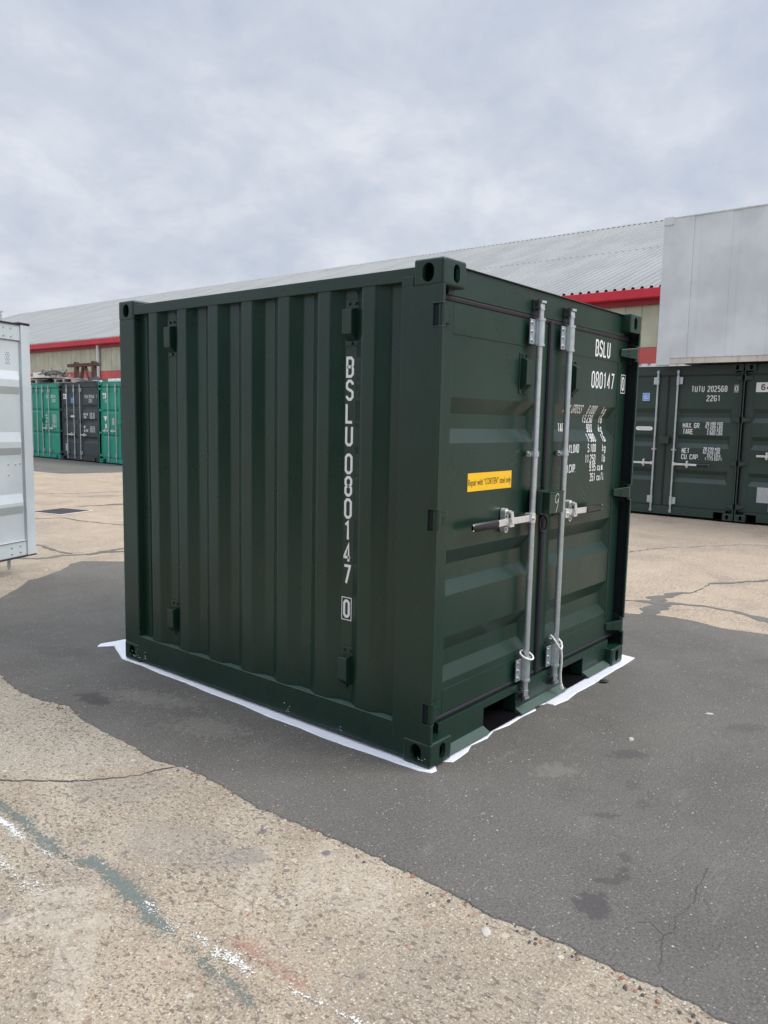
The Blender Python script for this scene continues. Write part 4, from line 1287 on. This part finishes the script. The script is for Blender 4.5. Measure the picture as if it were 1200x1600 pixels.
# ------------------------------------------------------------------ manhole cover, left distance
mh = empty('manhole_cover', (3.62, 10.02, GZ + .003), .25)
tag(mh, 'dark rectangular cast iron manhole cover set flush in the tan concrete', 'manhole cover')
k = MB(); k.box(-.34, .34, -.34, .34, 0, .004); k.build('frame', M['cream_rail'], mh)
k = MB()
for i in range(2): k.box(-.30 + .305 * i, -.005 + .305 * i, -.30, .30, .004, .009)
k.build('plate', M['black'], mh, .002)
k = MB()
for q in ([(-.2, -.25), (-.12, -.05), (-.2, .08), (-.05, .22)], [(.05, -.24), (.1, -.1), (.22, -.02), (.16, .2)], [(-.28, .1), (-.1, -.18)], [(.0, .26), (.25, .12)]):
    ribbon(k, q, .035, False, lambda u, v: (u, v, .0105), sub=.05)
k.build('paint_mark', M['line_white'], mh, recalc=False)


# ================================================================== 2. background containers
def big_container(name, y_left, mat, label, x0=10.85, z0=.015, bars=(.58, 1.04, 1.385), W=2.438, L=6.058, H=2.591, zrec=None, group=None, rzoff=0.0, handles=True):
    root = empty(name, (x0, y_left, z0), -math.pi / 2 + rzoff)
    tag(root, label, 'container', group)
    hz = [(0.24, .05), (0.96, .05), (1.68, .05), (2.36, .05)]
    container_shell(root, W, L, H, mat, yh=.05, sill_top=.160, hb=2.43, hinges=hz, forks=[(.155, .33), (2.108, 2.283)],
                    side_profile=corr(), rail_z=(.02, .17), top_rail=(2.50, 2.56), lip=False)
    zrec = zrec or [(1.860, 1.790, 1.712, 1.634), (1.408, 1.343, 1.272, 1.192), (0.812, 0.747, 0.671, 0.595)]
    a = door_leaf('door', .036, 1.208, .18, 2.405, .062, (.155, 1.075), zrec, root, mat, .035, .04, .004, (2.30, .30))
    b = door_leaf('door', 1.230, 2.402, .18, 2.405, .062, (1.395, 2.286), zrec, root, mat, .035, .04, .004, (2.30, .30))
    gaskets(a, b, .036, 1.219, 2.402, .18, 2.405, .062, M['rubber'])
    for x in bars:
        d = a if x < 1.2 else b
        bar_assembly(d, x, .022, .10, 2.47, [(.20, .33), (2.27, 2.40)], [1.15], (.09, 2.475), 1 if x > 1.2 else -1, n=10)
    for z, _ in hz:
        hinge(a, mat, W, False, z, .13, .062); hinge(b, mat, W, True, z, .13, .062)
    k = MB(); k.box(1.135, 1.30, -.03, .05, 1.250, 1.375); k.build('lock_box', mat, a, .005)
    fy = (surf_y(.155, 1.075, .04, .035, zrec, .062, .004), surf_y(1.395, 2.286, .04, .035, zrec, .062, .004))
    return root, a, b, lab_fn(lambda u, v: fy[0](u, v) if u < 1.2 else fy[1](u, v), .003)


GRP = None
r1, a1, b1, f1 = big_container('shipping_container', 4.10, M['green2'], 'dark green shipping container lettered TUTU 202568, standing at the right behind the small one')
catch_and_handle(b1, 1.385, .022, .905, 1.62, 1.79, 2.00, .062)
catch_and_handle(a1, 1.04, .022, .905, .86, .72, .60, .062, grip=False)
k = Letters()
write(k, 'TUTU', 1.606, 2.140, .102, .046, .0130, .0105, f1)
write(k, '202568', 1.872, 2.140, .102, .045, .0135, .0095, f1)
write(k, '0', 2.312, 2.146, .090, .044, .0125, .01, f1)
frame_rect(k, 2.302, 2.134, 2.366, 2.250, .0045, f1)
write(k, '22G1', 1.866, 1.985, .100, .048, .0125, .011, f1)
write(k, 'MAX. GR.', 1.500, 1.530, .088, .042, .011, .006, f1, sub=.02)
write(k, 'TARE', 1.505, 1.425, .088, .040, .011, .005, f1, sub=.02)
for s, u, z in (('30.480', 2.045, 1.588), ('67.200', 2.045, 1.532), ('2.250', 2.045, 1.476), ('4.960', 2.045, 1.420)):
    write(k, s, u, z, .050, .027, .0075, .005, f1, align='r', sub=.02)
for s, z in (('KGS', 1.588), ('LBS', 1.532), ('KGS', 1.476), ('LBS', 1.420)): write(k, s, 2.068, z, .050, .027, .0075, .005, f1, sub=.02)
write(k, 'NET', 1.508, 1.100, .088, .040, .011, .006, f1, sub=.02)
write(k, 'CU. CAP.', 1.508, .995, .088, .042, .011, .006, f1, sub=.02)
for s, z in (('28.230', 1.160), ('62.240', 1.104), ('33.2', 1.048), ('1.173', .992)): write(k, s, 2.035, z, .050, .027, .0075, .005, f1, align='r', sub=.02)
for s, z in (('KGS', 1.160), ('LBS', 1.104), ('CU.M.', 1.048), ('CU.FT.', .992)): write(k, s, 2.058, z, .050, .025, .0075, .004, f1, sub=.02)
k.finish(M['letter'], b1)


def panel(root, u0, u1, v0, v1, fn, mats, name, extra=None, off=.004):
    k = MB()
    um, vm = (u0 + u1) / 2, (v0 + v1) / 2
    y = min(fn(um, v0)[1], fn(um, v1)[1], fn(um, vm)[1])
    k.add([(u0, y, v0), (u1, y, v0), (u1, y, v1), (u0, y, v1)], [(0, 1, 2, 3)], 0)
    if extra: extra(k, lambda u, v: (u, y - .002, v))
    return k.build(name, mats, root, recalc=False)


def blue_extra(k, fn):
    frame_rect(k, .775, 2.000, .885, 2.122, .006, fn, 1)
    k.add([fn(.800, 2.02), fn(.812, 2.02), fn(.812, 2.10), fn(.800, 2.10)], [(0, 1, 2, 3)], 1)
    ribbon(k, [(.828, 2.10), (.828, 2.03), (.862, 2.03), (.862, 2.10)], .010, False, fn, 1)


panel(a1, .765, .895, 1.990, 2.132, f1, [M['blue'], M['letter']], 'sticker', blue_extra)
# rounded white plate with a line of print
k = MB()
yy = f1(.8, 1.5)[1]
pl = [(.710 + .034 * math.cos(t), 1.508 + .034 * math.sin(t)) for t in [math.pi / 2 + math.pi * i / 10 for i in range(11)]] + \
     [(.945 + .034 * math.cos(t), 1.508 + .034 * math.sin(t)) for t in [-math.pi / 2 + math.pi * i / 10 for i in range(11)]]
k.add([(a, yy, b) for a, b in pl], [tuple(range(len(pl)))], 0)
for z in (1.497, 1.514):
    for i in range(11): k.add([(.72 + i * .02, yy - .002, z), (.733 + i * .02, yy - .002, z), (.733 + i * .02, yy - .002, z + .007), (.72 + i * .02, yy - .002, z + .007)], [(0, 1, 2, 3)], 1)
k.build('sticker', [M['letter'], M['grey_plate']], a1, recalc=False)

r2, a2, b2, f2 = big_container('shipping_container', 1.645, M['green2'], 'dark green shipping container numbered 64, cut by the right edge of the photo')
catch_and_handle(a2, .58, .022, 1.10, .42, .34, .27, .062, grip=False)


def n64(k, fn):
    for ch, u in (('6', .255), ('4', .335)): write(k, ch, u, 2.163, .098, .062, .017, .01, fn, 1)
    for ch, u in (('0', .415), ): write(k, ch, u, 2.163, .098, .062, .017, .01, fn, 1)


def n64b(k, fn):
    for ch, u in (('6', .255), ('4', .335)): write(k, ch, u, 2.163, .098, .062, .017, .01, fn, 1)


panel(a2, .178, .478, 2.134, 2.288, f2, [M['letter'], M['black_ink']], 'number_plate', n64b)
panel(a2, .310, .520, .340, .592, f2, [M['grey_plate'], M['letter']], 'data_plate')

# left row -----------------------------------------------------------
r3, a3, b3, f3 = big_container('shipping_container', 23.57, M['green3'], 'charcoal green shipping container between two bright green ones in the far left row', bars=(.461, .917, 1.30))
catch_and_handle(a3, .917, .022, .86, .70, .5, .45, .062, grip=False)
catch_and_handle(b3, 1.30, .022, .86, 1.50, 1.6, 1.70, .062, grip=False)
k = Letters()
write(k, 'TUTU 301540', 1.515, 2.065, .110, .046, .014, .011, f3); write(k, '1', 2.25, 2.065, .110, .046, .014, .01, f3)
write(k, '22G1', 1.786, 1.925, .110, .046, .014, .011, f3)
write(k, 'MAX. GR.', 1.44, 1.500, .088, .042, .014, .004, f3, sub=.03); write(k, 'TARE', 1.44, 1.395, .088, .042, .014, .004, f3, sub=.03)
write(k, 'NET', 1.44, 1.080, .088, .042, .014, .004, f3, sub=.03); write(k, 'CU. CAP.', 1.44, .960, .088, .042, .014, .004, f3, sub=.03)
for z in (1.552, 1.500, 1.448, 1.395, 1.115, 1.062, 1.010, .955):
    write(k, '30.480', 1.98, z, .045, .027, .009, .004, f3, align='r', sub=.03); write(k, 'KGS', 2.03, z, .045, .027, .009, .004, f3, sub=.03)
k.finish(M['letter'], b3)


def n6x(c1, c2):
    def fx(k, fn):
        for ch, u in ((c1, .125), (c2, .215)): write(k, ch, u, 2.080, .10, .070, .020, .01, fn, 1)
    return fx


panel(a3, .055, .365, 2.045, 2.215, f3, [M['letter'], M['black_ink']], 'number_plate', n6x('6', '0'))
panel(a3, .659, .815, 1.917, 2.087, f3, [M['blue'], M['letter']], 'sticker')
panel(a3, .628, .900, 1.435, 1.495, f3, [M['letter'], M['letter']], 'sticker')
panel(a3, .24, .43, .274, .540, f3, [M['grey_plate'], M['letter']], 'data_plate')

Z2 = [(1.715, 1.66, 1.64, 1.575), (0.925, .87, .86, .810)]
r4, a4, b4, f4 = big_container('shipping_container', 21.11, M['mint'], 'bright green shipping container with a white triangle mark, rightmost of the far left row',
                               bars=(.533, .972, 1.466, 1.905), zrec=Z2)
catch_and_handle(a4, .533, .022, 1.03, .35, .28, .22, .062, grip=False); catch_and_handle(a4, .972, .022, 1.03, .75, .7, .66, .062, grip=False)
panel(a4, .075, .369, 2.063, 2.226, f4, [M['letter'], M['black_ink']], 'number_plate', n6x('6', '8'))
panel(a4, .678, .816, 1.221, 1.44, f4, [M['grey_plate'], M['letter']], 'data_plate')
k = Letters()
yt = f4(.3, 1.4)[1]
k.add([(.196, yt, 1.494), (.414, yt, 1.494), (.312, yt, 1.315)], [(0, 1, 2)]); k.cut()
k.add([(.290, yt, 1.11), (.370, yt, 1.11), (.370, yt, 1.251), (.290, yt, 1.251)], [(0, 1, 2, 3)]); k.cut()
write(k, '1', .29, 1.91, .11, .05, .02, .01, f4); write(k, '1', .36, 1.91, .11, .05, .02, .01, f4)
k.finish(M['letter'], a4)

r5, a5, b5, f5 = big_container('shipping_container', 26.03, M['mint'], 'bright green shipping container half hidden behind the pale door, leftmost of the far left row',
                               bars=(.533, .877, 1.25, 1.692), zrec=Z2)
catch_and_handle(b5, 1.25, .022, 1.03, 1.45, 1.55, 1.6, .062, grip=False); catch_and_handle(b5, 1.692, .022, 1.03, 1.86, 1.95, 2.0, .062, grip=False)
k = Letters()
write(k, 'TU', 1.43, 2.075, .105, .055, .016, .012, f5); write(k, '30124', 1.78, 2.075, .105, .055, .016, .012, f5)
write(k, '22G1', 1.86, 1.930, .105, .055, .016, .012, f5)
for i, z in enumerate((1.44, 1.33, 1.22, 1.09)):
    write(k, ('MAX', 'TARE', 'NET', 'CU')[i], 1.39, z, .080, .038, .013, .006, f5, sub=.03)
    write(k, '30.480', 2.02, z + .03, .045, .030, .010, .006, f5, align='r', sub=.03); write(k, '2.250', 2.02, z - .025, .045, .030, .010, .006, f5, align='r', sub=.03)
    write(k, 'KG', 2.05, z + .03, .045, .030, .010, .006, f5, sub=.03); write(k, 'LB', 2.05, z - .025, .045, .030, .010, .006, f5, sub=.03)
k.finish(M['letter'], b5)

# ================================================================== 3. white refrigerated container on top
rf = empty('refrigerated_container', (10.60, 3.02, 2.612), -math.pi / 2)
tag(rf, 'long white smooth sided refrigerated container stacked on top of the dark green ones', 'container')
RL, RH, RD = 6.058, 2.410, 2.438           # local x = along length, y = depth
k = MB()
k.box(.0, .50, .012, .05, .0, RH - .02)
x = .50
k.box(.50, RL - .1, .021, .055, .10, RH - .02)
k.box(.0, RL, .055, RD, .10, RH - .03)
while x + .603 < RL:
    k.box(x + .130, x + .603, .014, .03, .10, RH - .022); x += .603
k.build('side_wall', M['reefer'], rf, .004, 3)
k = MB(); k.box(.0, RL, .006, .06, RH - .022, RH); k.box(.0, RL, RD - .06, RD, RH - .022, RH); k.build('top_rail', M['reefer'], rf, .003)
k = MB(); k.box(.0, .17, .0, .012, RH - .118, RH + .006); k.box(.0, .17, .0, .16, RH, RH + .012); k.box(.055, .12, .04, .12, RH + .012, RH + .030); k.build('corner_casting', M['reefer'], rf, .003)
k = MB(); k.box(.235, RL - .235, .004, .012, .006, .100); k.box(.235, RL - .235, .012, .06, .006, .014); k.box(.235, RL - .235, -.004, .012, .100, .106)
k.build('bottom_rail', M['cream_rail'], rf, .002)
k = MB(); k.box(.0, .235, .006, .013, -.012, .30); k.box(.0, .17, .013, .16, -.012, .10); k.build('corner_casting', M['reefer'], rf, .003)
for q in ((RL - .2, RL, .006, .2), (.0, .17, RD - .16, RD), (RL - .17, RL, RD - .16, RD)):
    k = MB(); k.box(*q, -.012, .10); k.build('corner_casting', M['reefer'], rf, .003)

# ================================================================== 4. pale container with the open door, left edge
ang = math.atan2(.36, .933)
DE = Vector((0.96, 5.54)); ddir = Vector((.933, .36)).normalized()
hg = DE - ddir * 1.17
pc = empty('storage_container', (hg.x, hg.y, 0), ang)      # local x towards the door's free edge, +y away from camera
tag(pc, 'pale grey container at the left edge with its ribbed door swung wide open', 'container')
k = MB(); k.box(-2.30, -.02, .05, 2.4, .0, 2.58); k.box(-.10, -.0, .0, .12, .0, 2.59); k.build('body', M['white'], pc, .01)
z0, z1 = .188, 2.40
dw = MB()
yv = 0.0
SR = [(1.966, 1.881, 1.815, 1.745), (1.389, 1.296, 1.240, 1.170), (0.798, 0.712, 0.680, 0.600)]
xa, xb = .10, 1.015
dw.box(xb + .045, 1.17, yv, yv + .05, z0, z1)                           # free edge stile (square tube)
dw.box(.0, xa, yv, yv + .05, z0, z1)
yp = .030
dw.box(xa, xb + .045, yp - .016, yv + .05, 2.253, z1 - .001); dw.box(xa, xb + .045, yp - .014, yv + .05, z0 + .001, .333)
dw.box(xa, xb + .045, yp - .026, yp, .333, .338)
z = 2.253
for (a, b, c, d) in SR:
    dw.add([(xa, yp, z), (xb + .045, yp, z), (xb + .045, yp, a), (xa, yp, a)], [(0, 1, 2, 3)])
    q = [(xa, yp, a), (xb + .030, yp, a), (xb + .030, yp, d), (xa, yp, d), (xa, yp - .035, b), (xb, yp - .035, b), (xb, yp - .035, c), (xa, yp - .035, c)]
    dw.add(q, [(0, 1, 5, 4), (3, 7, 6, 2), (0, 4, 7, 3), (1, 2, 6, 5), (4, 5, 6, 7)])
    dw.add([(xb + .030, yp, a), (xb + .045, yp, a), (xb + .045, yp, d), (xb + .030, yp, d)], [(0, 1, 2, 3)])
    z = d
dw.add([(xa, yp, z), (xb + .045, yp, z), (xb + .045, yp, .338), (xa, yp, .338)], [(0, 1, 2, 3)])
wd = dw.build('door', M['white'], pc, .004)
k = MB()
k.box(.0, 1.176, -.002, .056, z1, z1 + .012); k.box(1.04, 1.176, -.004, .06, z1 + .012, z1 + .024)
k.box(.0, 1.176, -.002, .056, z0 - .014, z0); k.build('door_gasket', M['rubber'], wd, .003)
k = MB()
for (x, z) in ((.86, 2.36), (.95, 2.36), (.86, 2.285), (.95, 2.285), (.88, 1.085), (.97, 1.082), (1.025, 1.088), (.88, .985), (.87, .285), (.98, .29), (.87, .225), (.98, .23)):
    yy = yp - .016 if z > 2.253 or z < .333 else yp
    k.cyl((x, yy, z), (x, yy - .007, z), .011, 10, r1=.007)
k.build('rivet', M['galv'], wd)
wd.children[-1]['kind'] = 'stuff' if False else wd.children[-1].get('kind', '') or ''
if wd.children[-1]['kind'] == '': del wd.children[-1]['kind']
k = MB()          # small pattern of drilled vent holes
for i in range(6):
    for j in range(2 + (i % 2)):
        x, z = .905 + j * .022 - (i % 2) * .011, 2.13 - i * .020
        k.cyl((x, yp - .0012, z), (x, yp + .001, z), .0048, 8)
k.build('vent_hole', M['black'], wd)
k = MB()
k.cyl((.90, .085, .10), (.90, .085, 2.46), .016, 12)
for z, s in ((2.47, 1), (.10, -1)):
    k.prism([(-.03, -.012), (.006, -.022), (.028, .0), (.012, .022), (-.016, .016)], z, z + s * .014, lambda a, b, h: (.90 + a, .085 + b, h))
    k.prism([(-.034, -.008), (.024, -.02), (.03, .014), (-.01, .02)], z + s * .030, z + s * .042, lambda a, b, h: (.90 + a, .085 + b, h))
    k.cyl((.90, .085, z - s * .02), (.90, .085, z + s * .04), .010, 8)
k.build('locking_bar', M['galv'], wd, .001)

# ================================================================== 5. warehouse
XW, EZ = 18.0, 5.224
RX, RZ = 33.0, 10.69
Y0, Y1 = -14.0, 72.0
wh = empty('warehouse', (XW, 29, 0))
tag(wh, 'long industrial warehouse with grey ribbed roof, red gutter and cream cladding', 'warehouse')
off = Vector((XW, 29, 0))


def wbuild(mb, name, mat, bevel=0.0, parent=wh, recalc=True):
    mb.v = [(x - off.x, y - off.y, z) for x, y, z in mb.v]
    return mb.build(name, mat, parent, bevel, recalc=recalc)


# roof sheets: trapezoid ribs running up the slope, two tiers with a lap
LX, LZ = 24.634, 7.645


def lerp(a, b, t): return a + (b - a) * t


k = MB()
p = .25
n = int((Y1 - Y0) / p)
sl = (RZ - EZ) / (RX - XW)
for (xa_, xb_, dz) in ((XW - .22, LX + .12, 0.0), (LX, RX, 0.012)):
    v = []
    for i in range(n):
        y = Y0 + i * p
        for (yy, h) in ((y, 0), (y + .12, 0), (y + .145, .075), (y + .205, .075)):
            v += [(xa_, yy, EZ + sl * (xa_ - XW) + h + dz), (xb_, yy, EZ + sl * (xb_ - XW) + h + dz)]
    k.add(v, [(2 * i, 2 * i + 2, 2 * i + 3, 2 * i + 1) for i in range(len(v) // 2 - 1)])
wbuild(k, 'roof', M['roof'])
k = MB()
k.add([(RX, Y0, RZ), (RX, Y1, RZ), (2 * RX - XW, Y1, EZ), (2 * RX - XW, Y0, EZ)], [(0, 1, 2, 3)])
wbuild(k, 'roof', M['roof'])
# ridge cap standing on the ribs: black boxes below paint its dashed shadow
k = MB()
k.add([(RX - .35, Y0, RZ - .35 * sl + .085), (RX - .35, Y1, RZ - .35 * sl + .085), (RX, Y1, RZ + .10), (RX, Y0, RZ + .10), (RX + .35, Y0, RZ - .35 * sl + .085), (RX + .35, Y1, RZ - .35 * sl + .085)], [(0, 1, 2, 3), (3, 2, 5, 4)])
wbuild(k, 'ridge_cap', M['roof'])
k = MB()
yv = Y0
while yv < Y1:
    k.box(RX - .33, RX - .30, yv, yv + .42, RZ - .33 * sl + .02, RZ - .33 * sl + .082); yv += .75
wbuild(k, 'ridge_gap_shade', M['black'])
k = MB()
k.prism([(XW - .30, EZ - .075), (XW - .31, EZ - .31), (XW - .18, EZ - .34), (XW - .10, EZ - .30), (XW - .10, EZ - .075)], Y0, Y1, lambda a, b, h: (a, h, b))
wbuild(k, 'gutter', M['gutter'], .01)
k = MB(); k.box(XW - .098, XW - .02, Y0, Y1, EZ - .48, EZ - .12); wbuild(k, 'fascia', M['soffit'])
# cladding bands: wide flat trays with narrow joints
RB, RW = 3.66, 3.22
for name, za, zb, mat, pitch, gap, dep in (('cladding', RB, EZ - .12, M['cream_clad'], .46, .035, .02), ('red_band', RW, RB - .004, M['red_clad'], .92, .02, .012), ('lower_cladding', 0, RW - .004, M['white_clad'], .25, .10, .04)):
    k = MB(); v = []
    n = int((Y1 - Y0) / pitch)
    for i in range(n):
        y = Y0 + i * pitch
        for (yy, d) in ((y, 0), (y + pitch - gap, 0), (y + pitch - gap * .75, dep), (y + pitch - gap * .25, dep)):
            v += [(XW + d, yy, za), (XW + d, yy, zb)]
    k.add(v, [(2 * i, 2 * i + 2, 2 * i + 3, 2 * i + 1) for i in range(len(v) // 2 - 1)])
    wbuild(k, name, mat)
k = MB(); k.box(XW - .012, XW + .01, Y0, Y1, RB - .012, RB + .012); wbuild(k, 'flashing', M['cream_clad'])
k = MB()
k.box(XW + .05, 2 * RX - XW, Y0 + .02, Y1 - .1, 0, EZ - .05)
k.add([(XW, Y1 - .02, EZ), (RX, Y1 - .02, RZ), (2 * RX - XW, Y1 - .02, EZ), (XW, Y0 + .02, EZ), (RX, Y0 + .02, RZ), (2 * RX - XW, Y0 + .02, EZ)], [(0, 1, 2), (3, 5, 4)])
wbuild(k, 'end_wall', M['cream_clad'])
k = MB(); k.cyl((XW - .09, 33.0, .0), (XW - .09, 33.0, EZ - .36), .085, 14)
for z in (1.0, 2.6, 4.1): k.cyl((XW - .09, 33.0, z), (XW - .09, 33.0, z + .08), .10, 14)
wbuild(k, 'downpipe', M['pvc'])

# ================================================================== 6. odds and ends on the left row
TZ = 2.607


def pallet(y, label):
    o = empty('pallet', (10.98, y, TZ - .002), -math.pi / 2)
    tag(o, label, 'pallet', 'pallets lying on the container roofs')
    k = MB()
    for x in (0, .55, 1.10):
        k.box(x, x + .10, 0, 1.0, .022, .12)
    k.build('bearer', M['pallet'], o, .004)
    k = MB()
    for j in range(6): k.box(-.01, 1.21, j * .18, j * .18 + .12, .12, .142)
    for j in (0, .44, .88): k.box(-.01, 1.21, j, j + .12, 0, .022)
    k.build('deck_board', M['pallet'], o, .004)
    return o


pallet(26.55, 'pale wooden pallet at the far left of the container roofs under the white board')
pallet(24.10, 'pale wooden pallet lying on the charcoal green container under the brown trestle')


def crumple(name, x0, x1, y0, y1, z, h, mat, label, cat, seed, nx=14, ny=14):
    bm = bmesh.new(); gr = []
    for i in range(nx + 1):
        row = []
        for j in range(ny + 1):
            u, w_ = i / nx, j / ny
            x, y = lerp(x0, x1, u), lerp(y0, y1, w_)
            edge = min(u, 1 - u, w_, 1 - w_) * 5
            hz_ = h * min(1, edge + .15) * (0.55 + .9 * noise.noise(Vector((x * 2.3 + seed, y * 2.3, 0))) + .5 * noise.noise(Vector((x * 6, y * 6, seed))))
            row.append(bm.verts.new((x, y, z + max(.003, hz_))))
        gr.append(row)
    for i in range(nx):
        for j in range(ny): bm.faces.new((gr[i][j], gr[i + 1][j], gr[i + 1][j + 1], gr[i][j + 1]))
    # skirt down to the roof
    rim = [gr[i][0] for i in range(nx + 1)] + [gr[nx][j] for j in range(1, ny + 1)] + [gr[i][ny] for i in range(nx - 1, -1, -1)] + [gr[0][j] for j in range(ny - 1, 0, -1)]
    low = [bm.verts.new((v.co.x, v.co.y, z)) for v in rim]
    for i in range(len(rim)):
        j = (i + 1) % len(rim); bm.faces.new((rim[i], rim[j], low[j], low[i]))
    bmesh.ops.recalc_face_normals(bm, faces=bm.faces)
    me = bpy.data.meshes.new(name); bm.to_mesh(me); bm.free(); me.materials.append(mat)
    o = bpy.data.objects.new(name, me); COL.objects.link(o)
    return tag(o, label, cat)


crumple('tarpaulin', 11.0, 12.6, 24.12, 25.25, TZ, .22, M['tarp'], 'dark blue tarpaulin bundled between the two pallets on the container roofs', 'tarpaulin', 3)
crumple('tarpaulin', 11.0, 12.4, 21.35, 22.75, TZ, .16, M['black'], 'low heap of black sheeting on the roofs to the right of the brown trestle', 'tarpaulin', 9, 18, 18)
crumple('fabric_heap', 11.1, 12.2, 22.9, 24.0, TZ + .122, .09, M['hose'], 'thin grey sheet heaped on the pallet below the brown trestle', 'sheet', 5)
k = MB(); k.box(11.02, 11.9, 24.7, 27.0, TZ + .20, TZ + .245); tag(k.build('board', M['board'], None, .004), 'long white board lying level on the far left roof pile', 'board')
k = MB(); k.box(11.1, 11.9, 24.15, 25.1, TZ + .19, TZ + .225); tag(k.build('board', M['pallet'], None, .004), 'short dull grey board lying at the right end of the white board', 'board')
k = MB()
random.seed(3)
for q in range(9):      # loose tangle: broken arcs of hose at odd tilts
    cx_, cy_ = 11.5 + random.uniform(-.12, .12), 24.95 + random.uniform(-.3, .3)
    rx_, ry_ = random.uniform(.18, .4), random.uniform(.3, .62)
    a0 = random.uniform(0, 6.3); sp_ = random.uniform(2.6, 5.2); tl = random.uniform(-.13, .16); zc = TZ + .30 + q * .016
    k.tube([(cx_ + rx_ * math.cos(a) * (1 + .15 * math.sin(2 * a + q)), cy_ + ry_ * math.sin(a) * (1 + .1 * math.cos(3 * a + q)), max(TZ + .27, zc + tl * math.sin(a + .4 * q) + .035 * math.sin(3 * a + q))) for a in [a0 + sp_ * i / 22 for i in range(23)]], random.choice([.020, .028, .036]), 7)
k.tube([(11.3, 25.6, TZ + .34), (11.3, 25.52, TZ + .50), (11.35, 25.2, TZ + .44), (11.3, 24.8, TZ + .36), (11.3, 24.3, TZ + .30)], .03, 7)
tag(k.build('hose_coil', M['hose']), 'tangled coil of grey hose lying on boards on the far left roof', 'hose')
k = MB(); k.box(11.15, 11.25, 25.05, 25.95, TZ + .245, TZ + .40); k.box(11.4, 11.5, 24.7, 25.3, TZ + .245, TZ + .36)
tag(k.build('polystyrene_block', M['board'], None, .01), 'white block tucked inside the grey hose coil', 'packing block')
tr = empty('trestle', (11.45, 22.95, TZ + .06))
tag(tr, 'brown timber trestle frame standing upright on the charcoal green container', 'trestle')
k = MB(); k.box(-.06, .06, -.98, 1.02, .50, .61); k.build('top_beam', M['timber'], tr, .008)
for y in (-.62, .50):
    k = MB(); k.box(-.055, .055, y - .085, y + .085, .0, .50); k.build('leg', M['timber'], tr, .006)
    k = MB(); k.box(-.075, .075, y - .06, y + .06, .612, .665); k.build('cap_block', M['timber'], tr, .006)
for (ya, yb_) in ((.24, .06), (-.40, -.06)):
    k = MB(); k.prism([(ya - .05, 0), (ya + .05, 0), (yb_ + .045, .50), (yb_ - .045, .50)], -.045, .045, lambda a, b, h: (h, a, b)); k.build('brace', M['timber'], tr, .004)
k = MB(); k.box(11.05, 11.13, 21.55, 21.75, TZ, TZ + .06); k.box(11.05, 11.13, 21.30, 21.42, TZ, TZ + .05)
tag(k.build('white_block', M['board'], None, .004), 'two small white packing blocks on the edge of the roof by the black sheeting', 'packing block')
k = MB(); yv = 18.7
while yv < 20.6:
    k.box(11.0, 11.9, yv, yv + .26, TZ - .02, TZ + .085); yv += .30
tag(k.build('panel_stack', M['white_clad'], None, .01), 'low white ribbed panels lying on the rightmost bright green container', 'panels')

# ================================================================== 7. unseen stacks added behind the camera to darken side reflections
def copy_tree(o, parent=None):
    c = o.copy(); COL.objects.link(c); c.parent = parent
    for ch in list(o.children): copy_tree(ch, c)
    return c


for i, (y, lvl) in enumerate(((-4.2, 0), (-1.7, 0), (0.8, 0), (3.3, 0), (-4.2, 1), (-1.7, 1), (0.8, 1), (3.3, 1))):
    c = copy_tree(r2)
    c.location = (-10.0, y, -.005 + 2.596 * lvl); c.rotation_euler = (0, 0, math.pi / 2)
    c['label'] = '%s dark green container of the %s row in the unseen stacks added behind the camera' % (('rightmost', 'second', 'third', 'leftmost')[i % 4], ('ground', 'upper')[lvl])
    c['group'] = 'unseen containers added behind the camera to darken reflections'
